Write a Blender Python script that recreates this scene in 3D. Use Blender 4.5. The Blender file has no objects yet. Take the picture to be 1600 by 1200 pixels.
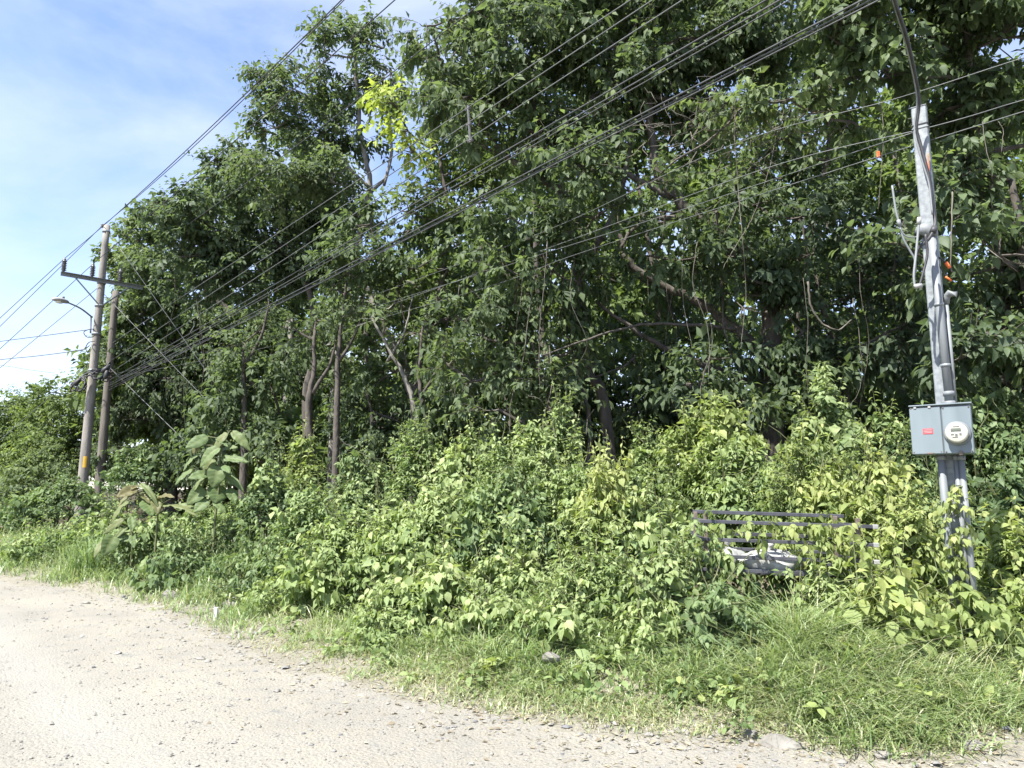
import bpy, math, random
import numpy as np
from mathutils import Vector, Matrix

random.seed(7)
RNG = np.random.default_rng(11)
scene = bpy.context.scene
COL = scene.collection

# ------------------------------------------------------------------ camera
F_PX, PX_W, PX_H, HOR = 1164.0, 1600, 1200, 775
PITCH = math.atan((HOR - PX_H / 2) / F_PX)
CAM = np.array([0.0, 0.0, 1.6])
cam_data = bpy.data.cameras.new('camera')
cam_data.sensor_width = 36.0
cam_data.lens = 36.0 * F_PX / PX_W
cam_data.clip_end = 3000
cam_data.clip_start = 0.05
cam = bpy.data.objects.new('camera', cam_data)
cam.location = CAM
cam.rotation_euler = (math.radians(90) + PITCH, 0, 0)
COL.objects.link(cam)
scene.camera = cam

# ------------------------------------------------------------------ sun, sky, exposure
SUN = np.array([-0.40, -0.38, 0.86]); SUN /= np.linalg.norm(SUN)
SUN_EL = math.asin(SUN[2]); SUN_ROT = math.atan2(SUN[0], SUN[1])
world = bpy.data.worlds.new('World'); scene.world = world
world.use_nodes = True
wn, wl = world.node_tree.nodes, world.node_tree.links
wn.clear()
w_out = wn.new('ShaderNodeOutputWorld'); w_bg = wn.new('ShaderNodeBackground')
w_sky = wn.new('ShaderNodeTexSky'); w_sky.sky_type = 'NISHITA'; w_sky.sun_disc = False
w_sky.sun_elevation = SUN_EL; w_sky.sun_rotation = SUN_ROT
w_sky.air_density = 1.0; w_sky.dust_density = 0.35; w_sky.ozone_density = 3.0
w_tc = wn.new('ShaderNodeTexCoord'); w_map = wn.new('ShaderNodeMapping')
w_map.inputs['Scale'].default_value = (1.2, 1.2, 2.6)
w_map.inputs['Rotation'].default_value = (0.10, 0.12, 0.3)
w_n1 = wn.new('ShaderNodeTexNoise'); w_n1.inputs['Scale'].default_value = 1.7
w_n1.inputs['Detail'].default_value = 7; w_n1.inputs['Roughness'].default_value = 0.55
w_n1.inputs['Distortion'].default_value = 0.5
w_rp = wn.new('ShaderNodeValToRGB')
w_rp.color_ramp.elements[0].position = 0.40; w_rp.color_ramp.elements[0].color = (0.03, 0.03, 0.03, 1)
w_rp.color_ramp.elements[1].position = 0.70; w_rp.color_ramp.elements[1].color = (0.75, 0.75, 0.75, 1)
w_mix = wn.new('ShaderNodeMix'); w_mix.data_type = 'RGBA'
w_mix.inputs['B'].default_value = (3.5, 3.75, 4.1, 1)
wl.new(w_tc.outputs['Generated'], w_map.inputs['Vector']); wl.new(w_map.outputs[0], w_n1.inputs['Vector'])
wl.new(w_n1.outputs['Fac'], w_rp.inputs['Fac']); wl.new(w_rp.outputs['Color'], w_mix.inputs['Factor'])
w_hue = wn.new('ShaderNodeMix'); w_hue.data_type = 'RGBA'; w_hue.blend_type = 'MULTIPLY'; w_hue.inputs['Factor'].default_value = 1
w_hue.inputs['B'].default_value = (1.0, .925, 1.0, 1)
wl.new(w_sky.outputs[0], w_hue.inputs['A']); wl.new(w_hue.outputs['Result'], w_mix.inputs['A']); wl.new(w_mix.outputs['Result'], w_bg.inputs['Color'])
w_bg.inputs['Strength'].default_value = 0.073
wl.new(w_bg.outputs[0], w_out.inputs['Surface'])
sun_data = bpy.data.lights.new('sun', 'SUN'); sun_data.energy = 3.25
sun_data.angle = math.radians(0.5); sun_data.color = (1.0, 0.965, 0.90)
sun = bpy.data.objects.new('sun', sun_data)
sun.rotation_euler = Vector(SUN).to_track_quat('Z', 'Y').to_euler()
COL.objects.link(sun)
vs = scene.view_settings
vs.view_transform = 'Standard'; vs.look = 'None'; vs.exposure = 2.2; vs.gamma = 1.0
vs.use_curve_mapping = False
cy = scene.cycles
cy.max_bounces = 8; cy.diffuse_bounces = 5; cy.glossy_bounces = 2; cy.transmission_bounces = 3
cy.caustics_reflective = False; cy.caustics_refractive = False
cy.sample_clamp_indirect = 6.0

# ------------------------------------------------------------------ picture <-> world
CP, SP = math.cos(PITCH), math.sin(PITCH)
def ray(px, py):
    a, b = px - PX_W / 2, PX_H / 2 - py
    return np.array([a, CP * F_PX - SP * b, SP * F_PX + CP * b])
def at(px, py, y):
    """point on the line of sight of pixel (px, py) at world depth y"""
    r = ray(px, py); return CAM + r * (y / r[1])
def gxy(px, y, z=0.8):
    """world x for pixel column px at depth y and height z"""
    D = y * CP + (z - 1.6) * SP
    return (px - 800) / F_PX * D

# ------------------------------------------------------------------ terrain
EDGE_X = np.array([-80, -45, -32, -25, -16, -10.2, -6.7, -4.2, -2.6, -1.34, -.5, .28, .9, 1.67, 2.2, 2.7, 3.5, 6, 12, 40, 80.])
EDGE_Y = np.array([52, 33, 25.5, 21.5, 17.7, 15.0, 12.5, 9.95, 8.05, 6.65, 5.92, 5.5, 5.33, 5.15, 4.9, 4.88, 5.1, 5.6, 6.6, 9, 12.])
def wob(x, y, f, s):
    return np.sin(x * f + s) * np.cos(y * f * 1.13 + s * 1.7) + .5 * np.sin(x * f * 2.3 + y * f * 1.9 + s * 3.1)
def sdist(x, y):
    ye = np.interp(x, EDGE_X, EDGE_Y)
    sl = (np.interp(x + .4, EDGE_X, EDGE_Y) - np.interp(x - .4, EDGE_X, EDGE_Y)) / .8
    return (y - ye) / np.sqrt(1 + sl * sl)
def road_z(x, y):
    return .018 * wob(x, y, .55, 1.) + .008 * wob(x, y, 2.1, 2.) + .003 * wob(x, y, 7.3, .4)
def ground_z(x, y):
    x = np.asarray(x, float); y = np.asarray(y, float)
    s = sdist(x, y) + .12 * wob(x, y, 2.2, .3) + .06 * wob(x, y, 6.1, 1.3)
    h = np.interp(s, [-3, -.35, 0, .4, 1, 1.6, 2.5, 4, 8, 20, 60], [-.12, -.09, .012, .07, .2, .4, .6, .78, .95, 1.3, 2.6])
    k = np.clip(s / 1.0, 0, 1)
    return h + k * (.05 * wob(x, y, 1.3, .8) + .03 * wob(x, y, 3.7, 2.2) + .014 * wob(x, y, 9, 1.1))
def gz(x, y): return float(ground_z(x, y))

# ------------------------------------------------------------------ mesh helpers
def np_mesh(name, V, tris, attrs=None, smooth=False):
    V = np.ascontiguousarray(V, np.float32); tris = np.ascontiguousarray(tris, np.int32)
    me = bpy.data.meshes.new(name)
    k = tris.shape[1]
    me.vertices.add(len(V)); me.vertices.foreach_set('co', V.ravel())
    me.loops.add(tris.size); me.loops.foreach_set('vertex_index', tris.ravel())
    me.polygons.add(len(tris))
    me.polygons.foreach_set('loop_start', np.arange(0, tris.size, k, dtype=np.int32))
    if smooth: me.polygons.foreach_set('use_smooth', np.ones(len(tris), bool))
    for a, d in (attrs or {}).items():
        at_ = me.attributes.new(a, 'FLOAT', 'POINT'); at_.data.foreach_set('value', np.ascontiguousarray(d, np.float32))
    me.update(calc_edges=True)
    return me
class Geo:
    """collects tubes, boxes, lathes ... into ONE mesh"""
    def __init__(s): s.V = []; s.F = []; s.n = 0
    def add(s, V, F):
        V = np.asarray(V, float); s.V.append(V); s.F += [tuple(int(i) + s.n for i in f) for f in F]; s.n += len(V); return s
    def tube(s, pts, r, sides=6, caps=True):
        pts = np.asarray(pts, float); n = len(pts)
        r = np.broadcast_to(np.asarray(r, float), (n,))
        T = np.gradient(pts, axis=0); T /= np.linalg.norm(T, axis=1)[:, None] + 1e-9
        ref = np.array([0, 0, 1.]) if abs(T[0][2]) < .9 else np.array([1., 0, 0])
        A = np.cross(T, ref); A /= np.linalg.norm(A, axis=1)[:, None] + 1e-9
        B = np.cross(T, A)
        ph = np.arange(sides) * 2 * math.pi / sides
        ring = pts[:, None] + r[:, None, None] * (np.cos(ph)[None, :, None] * A[:, None] + np.sin(ph)[None, :, None] * B[:, None])
        F = []
        for i in range(n - 1):
            for j in range(sides):
                k = (j + 1) % sides
                F.append((i * sides + j, i * sides + k, (i + 1) * sides + k, (i + 1) * sides + j))
        if caps:
            F.append(tuple(range(sides - 1, -1, -1))); F.append(tuple((n - 1) * sides + j for j in range(sides)))
        return s.add(ring.reshape(-1, 3), F)
    def box(s, c, size, M=None, bev=0.0):
        hx, hy, hz = np.asarray(size) / 2.
        if bev <= 0:
            V = np.array([[x, y, z] for x in (-hx, hx) for y in (-hy, hy) for z in (-hz, hz)])
            F = [(0, 1, 3, 2), (4, 6, 7, 5), (0, 4, 5, 1), (2, 3, 7, 6), (0, 2, 6, 4), (1, 5, 7, 3)]
        else:
            V = []; b = bev
            for x in (-1, 1):
                for y in (-1, 1):
                    for z in (-1, 1):
                        V += [[x * hx, y * (hy - b), z * (hz - b)], [x * (hx - b), y * hy, z * (hz - b)], [x * (hx - b), y * (hy - b), z * hz]]
            V = np.array(V)
            def i(x, y, z, k): return ((x > 0) * 4 + (y > 0) * 2 + (z > 0)) * 3 + k
            F = []
            for q in (-1, 1):
                F.append([i(q, -1, -1, 0), i(q, 1, -1, 0), i(q, 1, 1, 0), i(q, -1, 1, 0)][::q])
                F.append([i(-1, q, -1, 1), i(1, q, -1, 1), i(1, q, 1, 1), i(-1, q, 1, 1)][::-q])
                F.append([i(-1, -1, q, 2), i(1, -1, q, 2), i(1, 1, q, 2), i(-1, 1, q, 2)][::q])
            for a in (-1, 1):
                for b2 in (-1, 1):
                    F.append([i(a, b2, -1, 0), i(a, b2, 1, 0), i(a, b2, 1, 1), i(a, b2, -1, 1)])
                    F.append([i(a, -1, b2, 0), i(a, 1, b2, 0), i(a, 1, b2, 2), i(a, -1, b2, 2)])
                    F.append([i(-1, a, b2, 1), i(1, a, b2, 1), i(1, a, b2, 2), i(-1, a, b2, 2)])
                    for c2 in (-1, 1): F.append([i(a, b2, c2, 0), i(a, b2, c2, 1), i(a, b2, c2, 2)])
        if M is not None: V = V @ np.asarray(M).T
        return s.add(V + np.asarray(c, float), F)
    def lathe(s, prof, c=(0, 0, 0), ax=(0, 0, 1), sides=16):
        ax = np.asarray(ax, float); ax /= np.linalg.norm(ax)
        ref = np.array([1., 0, 0]) if abs(ax[0]) < .8 else np.array([0, 1., 0])
        A = np.cross(ax, ref); A /= np.linalg.norm(A); B = np.cross(ax, A)
        ph = np.arange(sides) * 2 * math.pi / sides
        V = []
        for r, h in prof:
            V.append(np.asarray(c) + ax * h + r * (np.cos(ph)[:, None] * A + np.sin(ph)[:, None] * B))
        F = []; n = len(prof)
        for i in range(n - 1):
            for j in range(sides):
                k = (j + 1) % sides
                F.append((i * sides + j, i * sides + k, (i + 1) * sides + k, (i + 1) * sides + j))
        F.append(tuple(range(sides - 1, -1, -1))); F.append(tuple((n - 1) * sides + j for j in range(sides)))
        return s.add(np.concatenate(V), F)
    def mesh(s, name, smooth=False):
        me = bpy.data.meshes.new(name)
        me.from_pydata(np.concatenate(s.V).tolist(), [], s.F)
        if smooth: me.polygons.foreach_set('use_smooth', np.ones(len(me.polygons), bool))
        me.update(); return me

def link(name, me, mat, parent=None, kind=None):
    o = bpy.data.objects.new(name, me); COL.objects.link(o)
    if mat is not None and len(me.materials) == 0: me.materials.append(mat)
    if parent is not None: o.parent = parent
    if kind: o['kind'] = kind
    return o
def tag(o, label, cat, group=None, kind=None):
    o['label'] = label; o['category'] = cat
    if group: o['group'] = group
    if kind: o['kind'] = kind
    return o
def empty(name, loc, label, cat, group=None):
    o = bpy.data.objects.new(name, None); COL.objects.link(o)
    o.location = Vector([float(v) for v in loc]); o.empty_display_size = .2
    return tag(o, label, cat, group)
def local(V, o): return np.asarray(V, float) - np.array(o.location)

# ------------------------------------------------------------------ materials
def new_mat(name):
    m = bpy.data.materials.new(name); m.use_nodes = True
    nt = m.node_tree; nt.nodes.clear()
    out = nt.nodes.new('ShaderNodeOutputMaterial')
    return m, nt.nodes, nt.links, out
def ramp(n, stops):
    r = n.new('ShaderNodeValToRGB'); e = r.color_ramp.elements
    while len(e) < len(stops): e.new(.5)
    for k, (p, c) in enumerate(stops): e[k].position = p; e[k].color = (*c, 1)
    return r
def leaf_mat(name, stops, trans=.42, rough=.55, spec=.22, tcol=(1.2, 1.25, .7), sat=.86):
    stops = [(p, tuple((.3 * c[0] + .6 * c[1] + .1 * c[2]) * (1 - sat) + v * sat for v in c)) for p, c in stops]
    m, n, l, out = new_mat(name)
    a = n.new('ShaderNodeAttribute'); a.attribute_name = 'tint'
    r = ramp(n, stops); l.new(a.outputs['Fac'], r.inputs['Fac'])
    p = n.new('ShaderNodeBsdfPrincipled'); p.inputs['Roughness'].default_value = rough
    p.inputs['Specular IOR Level'].default_value = spec
    tex = n.new('ShaderNodeTexNoise'); tex.inputs['Scale'].default_value = 38; tex.inputs['Detail'].default_value = 2
    mr = n.new('ShaderNodeMapRange'); mr.inputs['To Min'].default_value = .74; mr.inputs['To Max'].default_value = 1.26
    mul = n.new('ShaderNodeMix'); mul.data_type = 'RGBA'; mul.blend_type = 'MULTIPLY'; mul.inputs['Factor'].default_value = 1
    l.new(tex.outputs['Fac'], mr.inputs['Value']); l.new(r.outputs[0], mul.inputs['A']); l.new(mr.outputs[0], mul.inputs['B'])
    l.new(mul.outputs['Result'], p.inputs['Base Color'])
    t = n.new('ShaderNodeBsdfTranslucent')
    tm = n.new('ShaderNodeMix'); tm.data_type = 'RGBA'; tm.blend_type = 'MULTIPLY'; tm.inputs['Factor'].default_value = 1
    tm.inputs['B'].default_value = (*tcol, 1)
    l.new(mul.outputs['Result'], tm.inputs['A']); l.new(tm.outputs['Result'], t.inputs['Color'])
    mx = n.new('ShaderNodeMixShader'); mx.inputs[0].default_value = trans
    l.new(p.outputs[0], mx.inputs[1]); l.new(t.outputs[0], mx.inputs[2]); l.new(mx.outputs[0], out.inputs[0])
    return m
def plain_mat(name, c1, c2, scale=8, rough=.7, metal=0., bump=.0, bscale=None, detail=6, spec=.4, stretch=None):
    m, n, l, out = new_mat(name)
    p = n.new('ShaderNodeBsdfPrincipled'); p.inputs['Roughness'].default_value = rough
    p.inputs['Metallic'].default_value = metal; p.inputs['Specular IOR Level'].default_value = spec
    tc = n.new('ShaderNodeTexCoord'); mp = n.new('ShaderNodeMapping')
    if stretch: mp.inputs['Scale'].default_value = stretch
    l.new(tc.outputs['Object'], mp.inputs[0])
    tx = n.new('ShaderNodeTexNoise'); tx.inputs['Scale'].default_value = scale; tx.inputs['Detail'].default_value = detail
    l.new(mp.outputs[0], tx.inputs['Vector'])
    r = ramp(n, [(.3, c1), (.7, c2)]); l.new(tx.outputs['Fac'], r.inputs[0]); l.new(r.outputs[0], p.inputs['Base Color'])
    if bump:
        t2 = n.new('ShaderNodeTexNoise'); t2.inputs['Scale'].default_value = bscale or scale * 3; t2.inputs['Detail'].default_value = 5
        l.new(mp.outputs[0], t2.inputs['Vector'])
        b = n.new('ShaderNodeBump'); b.inputs['Strength'].default_value = bump; b.inputs['Distance'].default_value = .02
        l.new(t2.outputs['Fac'], b.inputs['Height']); l.new(b.outputs[0], p.inputs['Normal'])
    l.new(p.outputs[0], out.inputs[0])
    return m

M_TREE = leaf_mat('tree_leaf', [(0, (.052, .080, .040)), (.45, (.094, .138, .062)), (.8, (.14, .195, .074)), (1, (.20, .26, .085))], trans=.48)
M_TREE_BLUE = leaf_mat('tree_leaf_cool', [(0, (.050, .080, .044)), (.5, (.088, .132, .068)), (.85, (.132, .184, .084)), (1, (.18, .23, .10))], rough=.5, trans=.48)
M_TREE_YEL = leaf_mat('tree_leaf_warm', [(0, (.058, .094, .030)), (.5, (.108, .16, .044)), (.8, (.155, .21, .05)), (1, (.36, .44, .05))], trans=.45)
M_BUSH = leaf_mat('bush_leaf', [(0, (.056, .098, .034)), (.4, (.135, .205, .064)), (.75, (.235, .315, .105)), (1, (.31, .375, .14))], rough=.55, trans=.40)
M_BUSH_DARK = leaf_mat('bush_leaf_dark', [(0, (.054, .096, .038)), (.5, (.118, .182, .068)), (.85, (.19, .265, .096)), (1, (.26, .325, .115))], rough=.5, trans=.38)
M_VINE = leaf_mat('vine_leaf', [(0, (.075, .13, .034)), (.4, (.165, .23, .060)), (.75, (.26, .325, .09)), (1, (.35, .39, .12))], trans=.46)
M_BROAD = leaf_mat('broad_leaf', [(0, (.085, .14, .045)), (.5, (.145, .195, .065)), (1, (.15, .12, .05))], rough=.55, trans=.3)
M_GRASS = leaf_mat('grass_blade', [(0, (.10, .15, .045)), (.4, (.18, .29, .08)), (.7, (.29, .36, .14)), (1, (.40, .365, .225))], trans=.40, rough=.38, spec=.45, sat=.8)
M_BARK = plain_mat('bark_dark', (.040, .035, .030), (.105, .09, .075), 9, .9, bump=.9, stretch=(1, 1, .3))
M_BARK_PALE = plain_mat('bark_pale', (.10, .092, .08), (.25, .235, .205), 7, .85, bump=.6, stretch=(1, 1, .35))
M_STEM = plain_mat('green_stem', (.07, .09, .035), (.13, .13, .06), 12, .8)
M_LIANA = plain_mat('liana_bark', (.065, .058, .046), (.15, .135, .11), 12, .9)
M_CONC = plain_mat('weathered_concrete', (.15, .138, .122), (.285, .263, .235), 5, .85, bump=.35, bscale=30, stretch=(1, 1, .25))
M_WOODP = plain_mat('weathered_pole_wood', (.075, .066, .056), (.17, .153, .132), 9, .9, bump=.5, stretch=(1, 1, .12))
M_GALV = plain_mat('galvanised_steel', (.145, .16, .17), (.245, .264, .27), 26, .55, metal=.15, bump=.05, detail=3)
M_CONDUIT = plain_mat('grey_conduit', (.13, .142, .148), (.21, .222, .226), 6, .65, metal=.1, stretch=(1, 1, .2))
M_BOX = plain_mat('grey_box_paint', (.118, .147, .161), (.162, .194, .210), 7, .5, bump=.05, bscale=20, stretch=(1, 1, .15))
M_BOXD = plain_mat('grey_box_shadow_gap', (.07, .085, .095), (.09, .10, .11), 8, .6)
M_DIAL = plain_mat('meter_face', (.36, .35, .29), (.43, .42, .36), 6, .45)
M_RED = plain_mat('red_label', (.42, .045, .055), (.50, .06, .07), 5, .5)
M_WHITE = plain_mat('white_print', (.45, .44, .42), (.52, .51, .49), 5, .6)
M_LCD = plain_mat('display_glass', (.09, .10, .08), (.13, .14, .115), 6, .25)
M_BLACK = plain_mat('black_cable', (.018, .018, .020), (.045, .045, .048), 10, .55)
M_WIRE = plain_mat('bare_wire', (.10, .105, .105), (.17, .175, .17), 10, .5, metal=.3)
M_WIRE_DK = plain_mat('dark_wire', (.035, .036, .038), (.075, .076, .078), 10, .55)
M_ORANGE = plain_mat('orange_plastic', (.65, .13, .03), (.75, .18, .05), 10, .5)
M_CERAM = plain_mat('grey_insulator', (.075, .073, .073), (.125, .12, .118), 8, .3)
M_YEL = plain_mat('yellow_tag', (.72, .42, .04), (.82, .50, .06), 9, .6)
M_LAMPW = plain_mat('lamp_housing', (.24, .24, .235), (.34, .34, .33), 8, .5)
M_LENS = plain_mat('lamp_lens', (.60, .60, .56), (.7, .7, .66), 8, .2)
M_RACK = plain_mat('painted_rack_steel', (.035, .036, .045), (.085, .085, .10), 9, .5, bump=.1)
M_RUST = plain_mat('rusty_rack_post', (.08, .06, .05), (.16, .125, .105), 12, .8, bump=.2)
M_BAGW = plain_mat('white_plastic_bag', (.24, .24, .235), (.38, .38, .37), 9, .35, bump=.5, bscale=14)
M_BAGG = plain_mat('green_plastic_bag', (.03, .22, .10), (.06, .30, .15), 9, .35, bump=.5, bscale=14)
M_ROCK = plain_mat('pale_rock', (.11, .103, .09), (.215, .203, .178), 6, .9, bump=.8, bscale=18)
M_DRY = leaf_mat('dry_litter', [(0, (.13, .10, .065)), (.5, (.24, .20, .13)), (1, (.36, .31, .21))], trans=.15, rough=.8)
M_STONE = None

def gravel_mat():
    m, n, l, out = new_mat('gravel')
    p = n.new('ShaderNodeBsdfPrincipled'); p.inputs['Roughness'].default_value = .95; p.inputs['Specular IOR Level'].default_value = .15
    g = n.new('ShaderNodeNewGeometry')
    def noise(sc, det, ro=.6):
        t = n.new('ShaderNodeTexNoise'); t.inputs['Scale'].default_value = sc; t.inputs['Detail'].default_value = det; t.inputs['Roughness'].default_value = ro
        l.new(g.outputs['Position'], t.inputs['Vector']); return t
    a = noise(.55, 5); b = noise(60, 6, .75); c = noise(4.2, 5, .65)
    r1 = ramp(n, [(.30, (.186, .177, .156)), (.50, (.222, .211, .182)), (.72, (.246, .234, .197))]); l.new(a.outputs['Fac'], r1.inputs[0])
    r2 = ramp(n, [(.30, (.64, .64, .66)), (.48, (1, 1, 1)), (.75, (1.08, 1.075, 1.06))]); l.new(b.outputs['Fac'], r2.inputs[0])
    r3 = ramp(n, [(.28, (.74, .78, .84)), (.40, (1, 1, 1)), (.8, (1.08, 1.06, 1.0))]); l.new(c.outputs['Fac'], r3.inputs[0])
    m1 = n.new('ShaderNodeMix'); m1.data_type = 'RGBA'; m1.blend_type = 'MULTIPLY'; m1.inputs['Factor'].default_value = 1
    m2 = n.new('ShaderNodeMix'); m2.data_type = 'RGBA'; m2.blend_type = 'MULTIPLY'; m2.inputs['Factor'].default_value = 1
    l.new(r1.outputs[0], m1.inputs['A']); l.new(r2.outputs[0], m1.inputs['B'])
    l.new(m1.outputs['Result'], m2.inputs['A']); l.new(r3.outputs[0], m2.inputs['B']); wa_ = n.new('ShaderNodeAttribute'); wa_.attribute_name = 'wear'; m3 = n.new('ShaderNodeMix'); m3.data_type = 'RGBA'; m3.inputs['B'].default_value = (.245, .238, .216, 1)
    ws_ = n.new('ShaderNodeMath'); ws_.operation = 'MULTIPLY'; ws_.inputs[1].default_value = .6; l.new(wa_.outputs['Fac'], ws_.inputs[0]); l.new(ws_.outputs[0], m3.inputs['Factor']); l.new(m2.outputs['Result'], m3.inputs['A']); l.new(m3.outputs['Result'], p.inputs['Base Color'])
    v = n.new('ShaderNodeTexVoronoi'); v.inputs['Scale'].default_value = 42; l.new(g.outputs['Position'], v.inputs['Vector'])
    bp = n.new('ShaderNodeBump'); bp.inputs['Strength'].default_value = .55; bp.inputs['Distance'].default_value = .012; bp.invert = True
    l.new(v.outputs['Distance'], bp.inputs['Height'])
    bp2 = n.new('ShaderNodeBump'); bp2.inputs['Strength'].default_value = .5; bp2.inputs['Distance'].default_value = .02
    l.new(b.outputs['Fac'], bp2.inputs['Height']); l.new(bp.outputs[0], bp2.inputs['Normal']); l.new(bp2.outputs[0], p.inputs['Normal'])
    l.new(p.outputs[0], out.inputs[0]); return m
def soil_mat():
    m, n, l, out = new_mat('soil')
    p = n.new('ShaderNodeBsdfPrincipled'); p.inputs['Roughness'].default_value = .95; p.inputs['Specular IOR Level'].default_value = .1
    g = n.new('ShaderNodeNewGeometry'); at_ = n.new('ShaderNodeAttribute'); at_.attribute_name = 'verge'
    def noise(sc, det, ro=.6):
        t = n.new('ShaderNodeTexNoise'); t.inputs['Scale'].default_value = sc; t.inputs['Detail'].default_value = det; t.inputs['Roughness'].default_value = ro
        l.new(g.outputs['Position'], t.inputs['Vector']); return t
    a = noise(2.5, 7, .7); b = noise(45, 5, .7)
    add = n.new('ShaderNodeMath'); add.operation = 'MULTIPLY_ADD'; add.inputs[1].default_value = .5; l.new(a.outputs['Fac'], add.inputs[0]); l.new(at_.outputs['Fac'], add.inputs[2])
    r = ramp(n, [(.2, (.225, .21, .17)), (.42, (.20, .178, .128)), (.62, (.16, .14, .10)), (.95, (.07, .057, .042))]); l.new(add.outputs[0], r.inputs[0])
    r2 = ramp(n, [(.3, (.6, .6, .6)), (.7, (1.2, 1.2, 1.2))]); l.new(b.outputs['Fac'], r2.inputs[0])
    mm = n.new('ShaderNodeMix'); mm.data_type = 'RGBA'; mm.blend_type = 'MULTIPLY'; mm.inputs['Factor'].default_value = 1
    l.new(r.outputs[0], mm.inputs['A']); l.new(r2.outputs[0], mm.inputs['B']); l.new(mm.outputs['Result'], p.inputs['Base Color'])
    bp = n.new('ShaderNodeBump'); bp.inputs['Strength'].default_value = .7; bp.inputs['Distance'].default_value = .03
    l.new(b.outputs['Fac'], bp.inputs['Height']); l.new(bp.outputs[0], p.inputs['Normal'])
    l.new(p.outputs[0], out.inputs[0]); return m
M_GRAVEL, M_SOIL = gravel_mat(), soil_mat()
def stone_mat():
    m, n, l, out = new_mat('loose_stone')
    p = n.new('ShaderNodeBsdfPrincipled'); p.inputs['Roughness'].default_value = .9; p.inputs['Specular IOR Level'].default_value = .2
    a = n.new('ShaderNodeAttribute'); a.attribute_name = 'tint'
    r = ramp(n, [(0, (.10, .105, .115)), (.4, (.17, .165, .155)), (.8, (.235, .22, .19)), (1, (.30, .29, .265))]); l.new(a.outputs['Fac'], r.inputs[0])
    l.new(r.outputs[0], p.inputs['Base Color']); l.new(p.outputs[0], out.inputs[0]); return m
M_STONE = stone_mat()

# ------------------------------------------------------------------ ground and road
def axis_pts(lo, d0, d1, hi, fine, coarse):
    a = np.linspace(lo, d0, coarse + 1)[:-1] if lo < d0 else np.array([])
    b = np.arange(d0, d1, fine)
    c = np.linspace(d1, hi, coarse)
    return np.concatenate([a, b, c])
def sheet(xs, ys, zf):
    X, Y = np.meshgrid(xs, ys); Z = zf(X, Y)
    V = np.stack([X, Y, Z], -1).reshape(-1, 3); nx, ny = len(xs), len(ys)
    i = (np.arange(ny - 1)[:, None] * nx + np.arange(nx - 1)[None]).ravel()
    return V, np.stack([i, i + 1, i + nx + 1, i + nx], 1)
xs = np.concatenate([[-900, -400, -200, -110], axis_pts(-80, -16, 8, 80, .17, 40), [110, 200, 400, 900]])
ys = np.concatenate([[-900, -400, -150, -60], axis_pts(-30, 3.6, 17, 80, .14, 36), [120, 220, 450, 900]])
V, Q = sheet(xs, ys, ground_z)
s_ = sdist(V[:, 0], V[:, 1])
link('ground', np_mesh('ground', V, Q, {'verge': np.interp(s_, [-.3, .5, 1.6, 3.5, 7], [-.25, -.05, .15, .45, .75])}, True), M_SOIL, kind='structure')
xr = np.concatenate([[-900, -300, -120], axis_pts(-60, -14, 6, 60, .09, 30), [120, 300, 900]])
yr = np.concatenate([[-900, -300, -100], axis_pts(-40, 3.2, 15.5, 60, .09, 30)])
V, Q = sheet(xr, yr, road_z)
sr = sdist(V[:, 0], V[:, 1]) + .18 * wob(V[:, 0], V[:, 1], .7, 2.); wear = (np.exp(-((sr + 1.9) / .38) ** 2) + np.exp(-((sr + 3.5) / .42) ** 2)) * np.clip(.7 + .4 * wob(V[:, 0], V[:, 1], 1.7, .5), 0, 1)
V[:, 2] -= .012 * wear
cen = V[Q].mean(1); keep = sdist(cen[:, 0], cen[:, 1]) < 1.0
link('gravel_road', np_mesh('gravel_road', V, Q[keep], {'wear': wear}, True), M_GRAVEL, kind='structure')

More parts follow.
